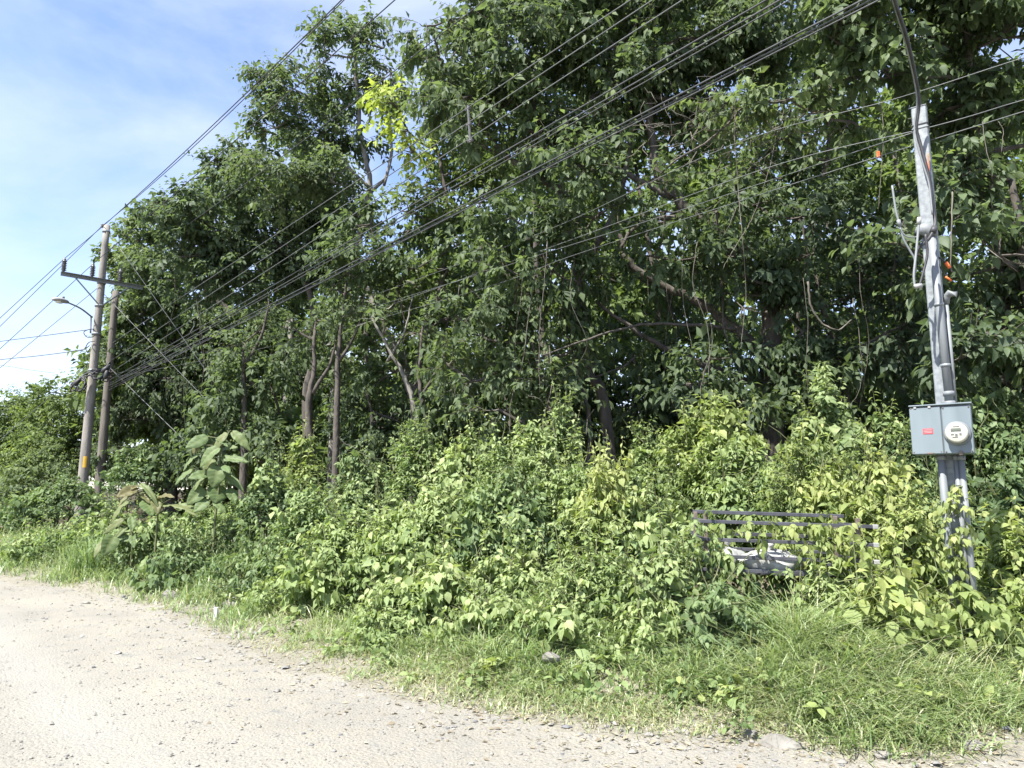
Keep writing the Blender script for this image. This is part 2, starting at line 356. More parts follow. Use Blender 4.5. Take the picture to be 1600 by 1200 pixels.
# ------------------------------------------------------------------ leaves (vectorised)
def unit(v): return v / (np.linalg.norm(v, axis=-1, keepdims=True) + 1e-9)
T2 = (np.array([[0, 0, 0], [.5, .45, .07], [0, 1, -.12], [-.5, .45, .07]]), [(0, 1, 2), (0, 2, 3)])
T4 = (np.array([[0, 0, 0], [.5, .42, .08], [0, 1, -.14], [-.5, .42, .08], [0, .5, 0]]), [(0, 1, 4), (4, 1, 2), (0, 4, 3), (4, 2, 3)])
T6 = (np.array([[0, 0, 0], [.40, .20, .06], [.44, .52, .05], [0, 1, -.2], [-.44, .52, .05], [-.40, .20, .06], [0, .42, 0.0]]),
      [(0, 1, 6), (6, 1, 2), (6, 2, 3), (0, 6, 5), (6, 4, 5), (6, 3, 4)])
class Leaves:
    def __init__(s): s.V = []; s.F = []; s.T = []; s.n = 0; s.tw = []; s.twr = []
    def put(s, P, A, N, L, W, tint, tm):
        tv, tf = tm; k = len(tv); n = len(P)
        B = np.cross(A, N)
        V = P[:, None] + A[:, None] * (L[:, None] * tv[None, :, 1])[..., None] + B[:, None] * (W[:, None] * tv[None, :, 0])[..., None] + N[:, None] * (L[:, None] * tv[None, :, 2])[..., None]
        F = (np.asarray(tf)[None] + (np.arange(n) * k)[:, None, None]).reshape(-1, 3) + s.n
        s.V.append(V.reshape(-1, 3)); s.F.append(F); s.T.append(np.repeat(np.clip(tint, 0, 1), k)); s.n += n * k
    def sprigs(s, pos, d, ln, K, leaf, ratio, tint, tm, droop=.5, sag=.15, jit=.3, tipgain=.25, twig=.006, flat=.5):
        """twigs starting at pos along d; K leaves alternate on each"""
        n = len(pos); rng = RNG
        if n == 0: return
        d = unit(d); up = np.array([0, 0, 1.])
        t = (np.arange(K)[None] + .6 + rng.uniform(-.3, .3, (n, K))) / K
        ln = np.broadcast_to(ln, (n,)).astype(float)
        p = pos[:, None] + d[:, None] * (ln[:, None] * t)[..., None] - up * (sag * ln[:, None] * t * t)[..., None]
        tg = unit(d[:, None] - up * (2 * sag * t)[..., None])
        side = np.cross(tg, up); nl = np.linalg.norm(side, axis=-1, keepdims=True)
        side = np.where(nl > .15, side / (nl + 1e-9), unit(rng.normal(size=side.shape)))
        sg = np.where(np.arange(K) % 2 == 0, 1., -1.); sg = np.broadcast_to(sg, (n, K)).copy(); sg[:, -1] = 0
        ang = rng.normal(0, .7, (n, K))
        up2 = np.cross(side, tg)
        sd = side * np.cos(ang)[..., None] + up2 * np.sin(ang)[..., None]
        a = tg * rng.uniform(.25, .7, (n, K, 1)) + sd * (sg * .85)[..., None] - up * (droop * rng.uniform(.3, 1.5, (n, K)))[..., None]
        a = unit(a + rng.normal(0, jit * .5, a.shape))
        nn = up * flat + rng.normal(0, jit, a.shape) + d[:, None] * .15 + sd * .12
        nn = unit(nn - a * (a * nn).sum(-1, keepdims=True))
        L = leaf * RNG.uniform(.62, 1.32, (n, 1)) * (.55 + .5 * np.sin(np.pi * (.12 + .76 * t))) * rng.uniform(.75, 1.2, (n, K))
        W = L * ratio * rng.uniform(.85, 1.15, (n, K))
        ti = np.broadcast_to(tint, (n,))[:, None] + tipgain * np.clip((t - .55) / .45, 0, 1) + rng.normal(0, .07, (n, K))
        s.put((p + a * (L * .12)[..., None]).reshape(-1, 3), a.reshape(-1, 3), nn.reshape(-1, 3), L.ravel(), W.ravel(), ti.ravel(), tm)
        if twig: s.tw.append((pos, pos + d * ln[:, None] * .55 - up * (sag * ln * .3)[:, None], pos + d * ln[:, None] - up * (sag * ln)[:, None])); s.twr.append(np.full(n, twig))
    def mesh(s, name, o): return np_mesh(name, np.concatenate(s.V) - np.array(o.location), np.concatenate(s.F), {'tint': np.concatenate(s.T)})
    def twig_mesh(s, name, o):
        V, F, b = [], [], 0
        for (p0, p1, p2), r in zip(s.tw, s.twr):
            if len(p0) > 60: p0, p1, p2, r = p0[::2], p1[::2], p2[::2], r[::2]
            n = len(p0)
            a = unit(np.cross(p2 - p0, np.array([.3, .2, 1.]))); c = unit(np.cross(p2 - p0, a))
            tri = [a, -.5 * a + .87 * c, -.5 * a - .87 * c]
            vv = np.stack([p0 + q * r[:, None] for q in tri] + [p1 + q * r[:, None] * .65 for q in tri] + [p2], 1)
            f = np.array([(0, 1, 4), (0, 4, 3), (1, 2, 5), (1, 5, 4), (2, 0, 3), (2, 3, 5), (3, 4, 6), (4, 5, 6), (5, 3, 6)])
            F.append((f[None] + (np.arange(n) * 7)[:, None, None]).reshape(-1, 3) + b); V.append(vv.reshape(-1, 3)); b += 7 * n
        return np_mesh(name, np.concatenate(V) - np.array(o.location), np.concatenate(F))

def curve(p0, p1, n, wig=.08, lift=.25, rng=random):
    """a bending limb from p0 to p1"""
    p0, p1 = np.asarray(p0, float), np.asarray(p1, float); L = np.linalg.norm(p1 - p0)
    t = np.linspace(0, 1, n)[:, None]
    q = p0 + (p1 - p0) * t
    q += np.array([rng.uniform(-1, 1), rng.uniform(-1, 1), 0]) * L * wig * np.sin(math.pi * t)
    q[:, 2:] -= lift * L * .3 * np.sin(math.pi * t)
    q += np.array([[rng.uniform(-1, 1) * L * wig * .25 for _ in range(3)] if 0 < i < n - 1 else [0, 0, 0] for i in range(n)])
    return q
def dense(pts, n=5, wig=0.):
    """smooth a coarse control polyline (Catmull-Rom)"""
    P = np.asarray(pts, float)
    if len(P) < 3: return curve(P[0], P[-1], n + 2, .03, 0)
    Q = np.vstack([2 * P[0] - P[1], P, 2 * P[-1] - P[-2]]); out = []
    for i in range(1, len(Q) - 2):
        for k in range(n):
            t = k / n; a, b, c, d = Q[i - 1], Q[i], Q[i + 1], Q[i + 2]
            out.append(.5 * ((2 * b) + (c - a) * t + (2 * a - 5 * b + 4 * c - d) * t * t + (3 * b - a - 3 * c + d) * t ** 3))
    out.append(P[-1]); out = np.array(out)
    if wig: out[1:-1] += RNG.normal(0, wig, out[1:-1].shape)
    return out

def crown_lobe(lv, c, r, tint, leaf, ratio, tm, dens, droop, K, sq=.8, sag=.2, hang=0., ln=.55):
    """sprays of leaves in layered clumps around one limb end; returns clump centres"""
    m = max(3, int(5.5 * r / .8))
    dirs = unit(RNG.normal(size=(m, 3)) * np.array([1, 1, .8]))
    cc = c + dirs * np.array([1, 1, sq]) * r * RNG.uniform(.35, .9, (m, 1))
    n_each = max(4, int(dens * r * r / m))
    for j in range(m):
        rr = r * RNG.uniform(.30, .55)
        o = unit(RNG.normal(size=(n_each, 3))) * RNG.uniform(.1, 1, (n_each, 1)) ** .6
        pos = cc[j] + o * np.array([1, 1, .55]) * rr
        d = o * .8 + dirs[j] * .6 + np.array([0, 0, .15 - hang]) + RNG.normal(0, .25, o.shape)
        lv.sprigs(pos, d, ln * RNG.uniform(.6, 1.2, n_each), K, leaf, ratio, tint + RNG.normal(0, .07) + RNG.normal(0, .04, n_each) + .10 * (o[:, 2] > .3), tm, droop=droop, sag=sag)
    return cc

N_LEAF = [0]
def tree(label, trunk, y, r0, lobes, mat, bark=None, limbs=(), leaf=.13, ratio=.5, tint=.4, tm=T4, dens=85, droop=.6, K=10, cat='tree', group='trees of the roadside thicket', hang=0., ln=.55, name='tree', sq=.8, r1=None, twig=True):
    """trunk and limbs: pixel control points (px, py[, y]); lobes: (px, py, radius m[, y[, tint]])"""
    def W(p, yy=None): return at(p[0], p[1], p[2] if len(p) > 2 else (yy or y))
    b = W(trunk[0]); gzz = gz(b[0], b[1])
    root = empty(name, (b[0], b[1], gzz), label, cat, group)
    pts = [W(p) for p in trunk]; pts[0] = np.array([b[0], b[1], gzz - .15])
    pts = [pts[0]] + [p for p in pts[1:] if p[2] > gzz + .2]
    tp = dense(pts, 5, r0 * .12)
    g = Geo(); rr = np.linspace(r0, r1 or r0 * .3, len(tp)); rr[0] *= 1.45; rr[1] *= 1.12
    g.tube(local(tp, root), rr, 9)
    link('trunk', g.mesh('trunk', True), bark or M_BARK, root)
    allp = list(zip(tp, rr))
    for lb in limbs:
        rl = lb[0]; lp = dense([W(p) for p in lb[1:]], 5, rl * .15); lr = np.linspace(rl, rl * .35, len(lp))
        gg = Geo(); gg.tube(local(lp, root), lr, 7); link('limb', gg.mesh('limb', True), bark or M_BARK, root)
        allp += list(zip(lp, lr))
    AP = np.array([p for p, _ in allp]); AR = np.array([q for _, q in allp])
    lv = Leaves(); gb = Geo()
    for lo in lobes:
        c = at(lo[0], lo[1], lo[3] if len(lo) > 3 and lo[3] else y + RNG.uniform(-.5, .5)); r = lo[2]
        ti = lo[4] if len(lo) > 4 else tint
        d = np.linalg.norm(AP - c, axis=1) + .6 * np.clip(AP[:, 2] - c[2] + .2, 0, None)
        k = int(np.argmin(d)); q = curve(AP[k], c, 6, .10, .3); ra = min(AR[k] * .7, .05 + .02 * r)
        gb.tube(local(q, root), np.linspace(ra, .022, 6), 5, False)
        AP = np.vstack([AP, q[2:]]); AR = np.concatenate([AR, np.linspace(ra, .02, 6)[2:]])
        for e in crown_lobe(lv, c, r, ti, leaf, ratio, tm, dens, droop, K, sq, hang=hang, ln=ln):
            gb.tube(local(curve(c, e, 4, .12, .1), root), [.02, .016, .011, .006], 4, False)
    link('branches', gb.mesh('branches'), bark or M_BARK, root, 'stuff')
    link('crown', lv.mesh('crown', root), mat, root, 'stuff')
    if twig: link('twigs', lv.twig_mesh('twigs', root), bark or M_BARK, root, 'stuff')
    N_LEAF[0] += sum(len(f) for f in lv.F)
    return root

# ================================================================== TREES
GT = 'trees of the roadside thicket'
tree('tall open tree with pale upright limbs, highest crown against the sky', [(522, 690), (524, 600), (535, 520), (548, 430), (572, 320), (578, 288), (562, 200), (553, 60)], 18, .13,
     [(440, 125, .6), (418, 150, .5), (500, 80, .6), (515, 45, .4), (555, 50, .6), (600, 75, .6), (480, 150, .8), (545, 130, .7), (430, 200, .7), (480, 225, .9), (560, 205, .6),
      (450, 275, .9), (520, 285, .8), (610, 110, .6), (590, 160, .5), (520, 190, .6), (400, 250, .6), (545, 330, .6)],
     M_TREE, M_BARK_PALE, limbs=[(.05, (576, 292), (545, 262), (505, 205)), (.045, (580, 300), (605, 270), (612, 205), (592, 150)), (.04, (600, 290), (612, 240), (608, 190), (615, 140))],
     leaf=.17, dens=145, tint=.42, tm=T4)
tree('dark rounded crown leaning over the road left of the tall open tree', [(497, 700), (480, 640), (488, 560), (490, 490), (470, 420), (430, 380)], 20, .17,
     [(300, 335, .9), (350, 285, .9), (390, 250, .7), (360, 360, 1.2), (430, 330, 1.2), (490, 330, 1.0), (295, 400, 1.0), (420, 420, 1.2), (490, 420, 1.0), (350, 440, 1.1), (265, 350, .7),
      (540, 360, .7), (525, 300, .7), (335, 250, .5), (450, 380, 1.1), (540, 430, .7), (270, 310, .5)],
     M_TREE_BLUE, leaf=.19, dens=135, tint=.40)
tree('leafy crown directly behind the two utility poles', [(380, 690), (379, 600), (382, 540), (350, 480), (300, 430)], 25.5, .2,
     [(215, 375, .8), (243, 420, 1.1), (205, 430, .7), (230, 480, 1.1), (290, 480, 1.1), (200, 530, .8), (340, 510, 1.0), (400, 500, 1.0), (270, 535, 1.1), (240, 345, .5), (200, 480, .8), (440, 470, .9), (195, 400, .5)],
     M_TREE, leaf=.20, dens=140, tint=.5)
tree('wall of creeper leaves smothering a short tree beside the poles', [(270, 745), (275, 660), (280, 590)], 25, .2,
     [(200, 600, 1.0), (228, 655, 1.1), (260, 590, 1.1), (300, 645, 1.1), (340, 600, 1.0), (350, 685, 1.0), (280, 705, 1.0), (200, 700, 1.0), (190, 650, .8), (385, 640, .8), (240, 745, .9), (330, 740, .9), (400, 715, .8), (215, 560, .8), (320, 560, .9)],
     M_TREE, leaf=.19, dens=125, tint=.28, droop=1.0, hang=.5, name='creeper_clad_tree')
tree('sparse tree with a pale trunk leaning left at the middle of the thicket', [(655, 700), (650, 640), (640, 590), (622, 550), (597, 500), (575, 455), (560, 420)], 17, .115,
     [(560, 465, .7), (620, 470, .6), (530, 490, .6), (600, 545, .45), (640, 440, .5), (510, 540, .5), (575, 640, .6), (540, 600, .45)],
     M_TREE, M_BARK_PALE, limbs=[(.06, (640, 590), (660, 540), (668, 480), (650, 420))], leaf=.165, dens=120, tint=.45)
tree('slim tree in the middle with a spray of chartreuse young leaves', [(672, 710), (655, 620), (660, 540), (690, 440), (700, 350), (690, 260), (672, 200)], 16, .10,
     [(618, 165, .45, 14.5, .98), (634, 205, .42, 14.5, .98), (645, 238, .3, 14.5, .95), (690, 200, .8), (725, 260, .8), (665, 290, .6), (695, 340, .7), (640, 330, .5), (720, 170, .8), (745, 330, .6), (700, 420, .5), (660, 155, .6, None, .6), (770, 290, .7), (680, 470, .5)],
     M_TREE_YEL, leaf=.165, dens=115, tint=.38)
tree('big bright crown filling the top middle of the canopy', [(962, 700), (945, 630), (925, 590), (912, 520), (900, 400), (860, 260), (830, 150)], 13.2, .115,
     [(672, 40, .55), (700, 95, .7), (750, 30, .9), (735, 150, .8), (795, 80, 1.0), (785, 170, .8), (850, 40, 1.0), (855, 130, 1.0), (905, 60, 1.0), (840, 205, .7), (925, 150, .8),
      (800, -50, 1.2), (900, -60, 1.2), (750, 225, .6), (660, 90, .4), (700, 30, .6), (960, 0, 1.0), (880, 215, .6)],
     M_TREE, limbs=[(.08, (905, 430), (960, 330), (985, 220), (980, 120)), (.08, (880, 300), (800, 250), (745, 190)), (.05, (890, 270), (870, 215), (800, 215))], leaf=.18, dens=125, tint=.45, tm=T4, droop=.8)
tree('largest tree, thick dark trunk with a massive limb arching left', [(1207, 720), (1204, 600), (1205, 520), (1188, 450), (1120, 365), (1052, 310), (1022, 250), (1012, 150)], 13, .20,
     [(960, 70, 1.0), (1000, -30, 1.2), (1060, 60, 1.1), (1105, -30, 1.2), (1150, 60, 1.1), (1000, 140, .8), (1085, 150, .8), (1180, -40, 1.2), (1220, 50, 1.1), (1040, 110, .8), (1130, 110, .8),
      (950, 265, .6, 11.5), (900, 255, .5, 11.5), (985, 300, .5, 11.6), (1170, 155, .55, 10.8, .6), (1235, 155, .45, 10.6, .65), (1285, 175, .4, 10.5, .65), (1330, 190, .35, 10.4, .6), (1210, 210, .5), (930, 340, .5, 12)],
     M_TREE, limbs=[(.105, (1200, 560), (1130, 500), (1085, 468), (1000, 425), (970, 385), (967, 318)), (.075, (1197, 610), (1070, 558), (1000, 520), (930, 470)), (.075, (1205, 500), (1250, 400), (1290, 250), (1300, 100)),
                    (.035, (1150, 515, 12.6), (1090, 508, 12.4), (1000, 508, 12.2), (920, 530, 12), (845, 556, 11.9)), (.07, (1120, 365), (1075, 340), (1000, 350), (960, 400)), (.06, (1050, 310), (960, 260), (880, 215), (800, 205))],
     leaf=.175, dens=125, tint=.40, tm=T4, droop=.75)
tree('broad leaved crown hanging over the grey service pole from above', [(1585, 660), (1560, 400), (1530, 200), (1500, 0)], 10.6, .10,
     [(1300, 60, .8), (1280, -30, 1.0), (1370, 30, .8), (1400, -50, 1.0), (1455, 60, .7), (1500, -30, 1.0), (1560, 60, .9), (1600, -40, 1.), (1545, 160, .7), (1600, 180, .7), (1480, 170, .5), (1390, 120, .6), (1660, 60, 1), (1680, 200, .9), (1330, 120, .5)],
     M_TREE, leaf=.18, ratio=.55, dens=115, tint=.42, tm=T6, droop=.8)
tree('broad leaved tree crowding the right edge behind the service pole', [(1640, 720), (1620, 560), (1600, 400), (1580, 280)], 10, .14,
     [(1540, 270, .55), (1600, 320, .6), (1500, 335, .45), (1560, 400, .6), (1505, 430, .45), (1600, 480, .6), (1545, 520, .55), (1610, 570, .6), (1405, 380, .4), (1560, 590, .5), (1500, 260, .4), (1660, 400, .8), (1440, 300, .45), (1500, 560, .45), (1680, 560, .8)],
     M_TREE_BLUE, leaf=.175, ratio=.55, dens=140, tint=.5, tm=T6, droop=.8)
tree('understorey tree drooping in front of the dark gap, middle', [(868, 720), (860, 640), (838, 560), (820, 500)], 12.4, .06,
     [(780, 480, .5), (830, 505, .5), (750, 525, .42), (800, 570, .5), (740, 595, .45), (872, 455, .5), (850, 600, .4), (700, 570, .4), (780, 640, .4), (720, 500, .4), (905, 540, .35), (810, 430, .4)],
     M_TREE, leaf=.16, dens=170, tint=.45, tm=T4, droop=.9)
tree('deep shaded understorey tree below the massive limb, right', [(1330, 720), (1322, 640), (1318, 580), (1290, 500), (1275, 430)], 12.6, .09,
     [(1120, 420, .5), (1180, 440, .5), (1290, 480, .6), (1345, 440, .6), (1385, 520, .65), (1300, 575, .6), (1425, 560, .6), (1230, 470, .5), (1430, 470, .6), (1250, 340, .6), (1320, 360, .6), (1180, 320, .5), (1400, 420, .5), (1160, 560, .45), (1100, 640, .5)],
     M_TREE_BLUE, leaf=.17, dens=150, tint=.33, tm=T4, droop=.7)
tree('low feathery tree on the dark forest edge left of centre', [(600, 740), (595, 700), (590, 640)], 17, .08,
     [(560, 650, .5), (600, 620, .5), (640, 660, .5), (580, 690, .5), (530, 690, .5), (620, 700, .5), (680, 640, .4)], M_TREE_BLUE, leaf=.12, dens=230, tint=.35)
for lb, px, y, lobes in [
        ('dark undergrowth tree between the slim tree and the leaning trunk', 790, 14.5, [(720, 600, .7), (760, 560, .6), (800, 640, .7), (850, 660, .6), (700, 660, .7), (750, 680, .7), (880, 600, .6), (660, 690, .6), (820, 590, .6)]),
        ('shaded undergrowth tree below the thin horizontal branch', 990, 15, [(930, 600, .7), (980, 640, .7), (1030, 590, .7), (1080, 650, .7), (900, 660, .7), (1010, 690, .7), (1060, 540, .6), (960, 530, .5), (1130, 690, .7), (1040, 450, .6), (985, 420, .5)]),
        ('shaded undergrowth tree right of the thick dark trunk', 1270, 14.5, [(1240, 620, .7), (1290, 660, .7), (1350, 620, .7), (1170, 650, .6), (1400, 650, .7), (1330, 550, .6), (1250, 540, .5), (1450, 610, .7), (1420, 690, .7)]),
        ('young tree whose sprays hang before the leaning middle trunk', 915, 12.6, [(880, 380, .5), (905, 440, .5), (870, 330, .5), (860, 420, .5), (885, 640, .4), (990, 560, .45), (840, 370, .5), (800, 340, .5), (770, 390, .5)]),
        ('young tree whose sprays hang before the thick dark trunk', 1150, 12.2, [(1120, 330, .5), (1090, 400, .45), (1160, 400, .5), (1250, 440, .5), (1255, 520, .4), (1225, 620, .45), (1150, 620, .5), (1070, 600, .5), (1270, 600, .5), (1020, 400, .4), (1260, 400, .5), (1300, 330, .5), (1040, 330, .4), (1110, 560, .4)]),
        ('young tree whose sprays half hide the pale leaning trunk', 640, 15.5, [(600, 400, .6), (640, 420, .5), (580, 350, .6), (660, 590, .4), (690, 500, .45), (540, 400, .6), (720, 380, .5), (640, 360, .45), (700, 560, .5)]),
        ('bushy undergrowth tree beneath the dark rounded crown', 430, 17.5, [(400, 600, .8), (440, 670, .6), (350, 690, .7), (430, 690, .8), (350, 640, .8), (455, 545, .6), (330, 700, .8)]),
        ('bushy undergrowth tree below the sparse pale trunked tree', 575, 16, [(600, 650, .7), (570, 690, .6), (640, 690, .7), (600, 700, .7), (620, 580, .5), (680, 570, .6), (700, 500, .55), (740, 430, .5)])]:
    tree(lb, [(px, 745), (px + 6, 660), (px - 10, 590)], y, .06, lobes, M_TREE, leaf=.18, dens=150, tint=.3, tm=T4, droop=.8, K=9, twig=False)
for lb, y, tr, r0, bk, lobes in [
        ('slender straight trunk standing clear under the tall open tree', 15.2, [(528, 735), (527, 620), (530, 540), (541, 440)], .08, M_BARK, [(545, 425, .45), (520, 445, .35), (560, 450, .35)]),
        ('crooked trunk left of the slender straight one, forked halfway', 15.6, [(503, 735), (482, 650), (489, 590), (492, 515)], .095, M_BARK, [(495, 500, .45), (470, 520, .35)]),
        ('bleached thin trunk leaning far left in the dim middle', 15, [(668, 735), (648, 640), (605, 540), (574, 488)], .07, M_BARK_PALE, [(570, 478, .4), (600, 500, .3)]),
        ('straight dark trunk in front of the creeper wall', 17, [(384, 735), (381, 640), (380, 550)], .10, M_BARK, [(380, 535, .5), (400, 520, .4)]),
        ('thin dark trunk leaning left beside the middle gap', 14.2, [(700, 735), (668, 660), (655, 600), (658, 520)], .07, M_BARK, [(660, 505, .4), (640, 520, .3)])]:
    tree(lb, tr, y, r0, lobes, M_TREE, bk, limbs=[(r0 * .5, (tr[2][0], tr[2][1] + 25), (tr[2][0] + 28, tr[2][1] - 25), (tr[2][0] + 40, tr[2][1] - 80))], leaf=.15, dens=120, tint=.42)
tree('broad leaved tree past the right edge of the picture', [(1840, 740), (1830, 560), (1800, 300)], 12, .12, [(1740, 200, .9), (1800, 80, 1.1), (1760, 330, .9), (1850, 400, 1.), (1780, 480, .9), (1880, 220, 1.1), (1740, 600, .8), (1900, 560, 1.), (1840, 650, .9), (1900, 40, 1.2)], M_TREE, leaf=.22, dens=62, tm=T2, twig=False)
# trees standing further back in the same thicket
back = [('full crown behind the dark rounded crown on the left', 28, 330, [(240, 400, 1.4), (290, 360, 1.4), (350, 330, 1.4), (410, 310, 1.4), (470, 320, 1.4), (300, 440, 1.5), (380, 420, 1.5), (450, 420, 1.5), (230, 480, 1.4), (330, 520, 1.5), (420, 500, 1.4), (500, 270, 1.2), (450, 230, 1.1), (520, 420, 1.3), (540, 340, 1.1)]),
        ('slender tree deep in the thicket behind the tall open tree', 25, 450, [(420, 560, 1.3), (470, 590, 1.2), (540, 560, 1.1), (430, 650, 1.3), (500, 680, 1.2), (380, 570, 1.1), (460, 500, 1.0)]),
        ('pale stemmed tree in the bright gap between crowns', 24, 585, [(600, 620, 1.0), (660, 650, 1.1), (700, 600, 1.0), (560, 700, 1.1), (730, 540, .9), (640, 710, 1.1), (720, 680, 1.2), (705, 430, .7), (740, 400, .9)]),
        ('thin dark tree behind the slim chartreuse tipped tree', 22, 745, [(770, 380, 1.1), (820, 330, 1.1), (740, 460, 1.0), (800, 620, 1.2), (760, 690, 1.2), (860, 560, 1.1), (850, 400, 1.1), (790, 510, .8)]),
        ('shaded tree behind the arching massive limb', 20, 1010, [(940, 430, 1.1), (1000, 480, 1.0), (1060, 420, 1.0), (900, 480, 1.1), (1040, 560, 1.1), (960, 560, 1.0), (1090, 330, .9), (1000, 640, 1.3), (900, 650, 1.2), (1110, 600, 1.2), (960, 200, 1.2), (880, 300, 1.0), (1080, 220, 1.3)]),
        ('shaded tree behind the thick dark trunk', 18, 1240, [(1160, 380, .9), (1250, 420, 1.1), (1200, 620, 1.2), (1300, 640, 1.2), (1280, 540, .9), (1180, 260, 1.2), (1280, 280, 1.1), (1240, 180, 1.2), (1340, 230, 1.1), (1380, 330, 1.1), (1160, 480, .8)]),
        ('shaded tree behind the service pole', 16.5, 1420, [(1400, 430, 1.1), (1480, 480, 1.1), (1560, 430, 1.0), (1420, 600, 1.1), (1500, 620, 1.1), (1600, 560, 1.0), (1440, 300, 1.1), (1540, 300, 1.1), (1620, 320, 1.1), (1440, 180, 1.2), (1560, 180, 1.2), (1350, 560, .9), (1660, 640, 1.2), (1600, 690, 1.1)]),
        ('background tree closing the canopy at the top right', 19, 1350, [(1200, 90, 1.4), (1330, 90, 1.4), (1430, 60, 1.4), (1540, 50, 1.4), (1100, 110, 1.3), (1260, 0, 1.5), (1400, -40, 1.5), (1080, 0, 1.4), (1620, 120, 1.5)]),
        ('background tree closing the canopy at the top middle', 20, 860, [(800, 230, 1.1), (760, 130, 1.1), (880, 170, 1.3), (960, 100, 1.3), (840, 60, 1.3), (940, 10, 1.4), (1020, 60, 1.4), (700, 230, .7), (740, 60, 1.0), (980, 280, 1.0)])]
for i, (lb, y, px, lobes) in enumerate(back):
    low = max(l[1] for l in lobes); hi = min(l[1] for l in lobes)
    tree(lb, [(px, 745), (px + random.uniform(-12, 12), 640), (px + random.uniform(-20, 20), 500), (px + random.uniform(-35, 35), max(hi + 40, 200))], y, .15, lobes, M_TREE if i % 2 else M_TREE_YEL,
         M_BARK_PALE if i == 1 else M_BARK, leaf=.245, dens=62, tint=.36, K=9, tm=T2, twig=False)
for lb, y, tr, lobes in [
        ('light green round tree beyond the bend, nearest the poles', 36, [(120, 800), (118, 700), (112, 600)], [(95, 615, 1.2), (132, 600, 1.1), (118, 640, 1.5), (150, 655, 1.2), (90, 675, 1.5), (130, 695, 1.4), (110, 740, 1.3), (70, 650, 1.2), (150, 710, 1.1), (60, 700, 1.4), (40, 730, 1.4), (85, 720, 1.4)]),
        ('light green round tree at the far left edge', 39, [(25, 800), (25, 700), (22, 640)], [(30, 635, 1.4), (0, 640, 1.4), (50, 660, 1.5), (15, 685, 1.6), (60, 705, 1.5), (20, 735, 1.6), (-20, 680, 1.8), (50, 755, 1.4), (70, 625, .9), (-50, 700, 2), (35, 710, 1.5), (0, 720, 1.6), (0, 760, 1.5), (40, 770, 1.5)])]:
    tree(lb, tr, y, .22, lobes, M_TREE_YEL, leaf=.21, dens=95, tint=.5, K=9, tm=T4, twig=False, group='trees beyond the bend of the road')
# the far edge of the forest, one mass seen through gaps
lv = Leaves(); 
for k in range(240):
    px = RNG.uniform(150 if k < 180 else 320, 1750); y = RNG.uniform(26, 36); top = np.interp(px, [150, 350, 560, 640, 720, 800, 900, 1700], [520, 480, 470, 430, 330, 240, 150, 100])
    c = at(px, RNG.uniform(top, 690) if k < 180 else RNG.uniform(690, 765), y if k < 180 else RNG.uniform(20, 27))
    crown_lobe(lv, c, RNG.uniform(1.3, 2.0), .35, .44, .6, T2, 20, .6, 8)
o = link('far_forest', None, None) if False else None
me = np_mesh('far_forest', np.concatenate(lv.V), np.concatenate(lv.F), {'tint': np.concatenate(lv.T)})
o = link('far_forest', me, M_TREE_YEL); tag(o, 'dense far part of the forest showing through the gaps between trunks', 'forest', kind='stuff')
N_LEAF[0] += sum(len(f) for f in lv.F)
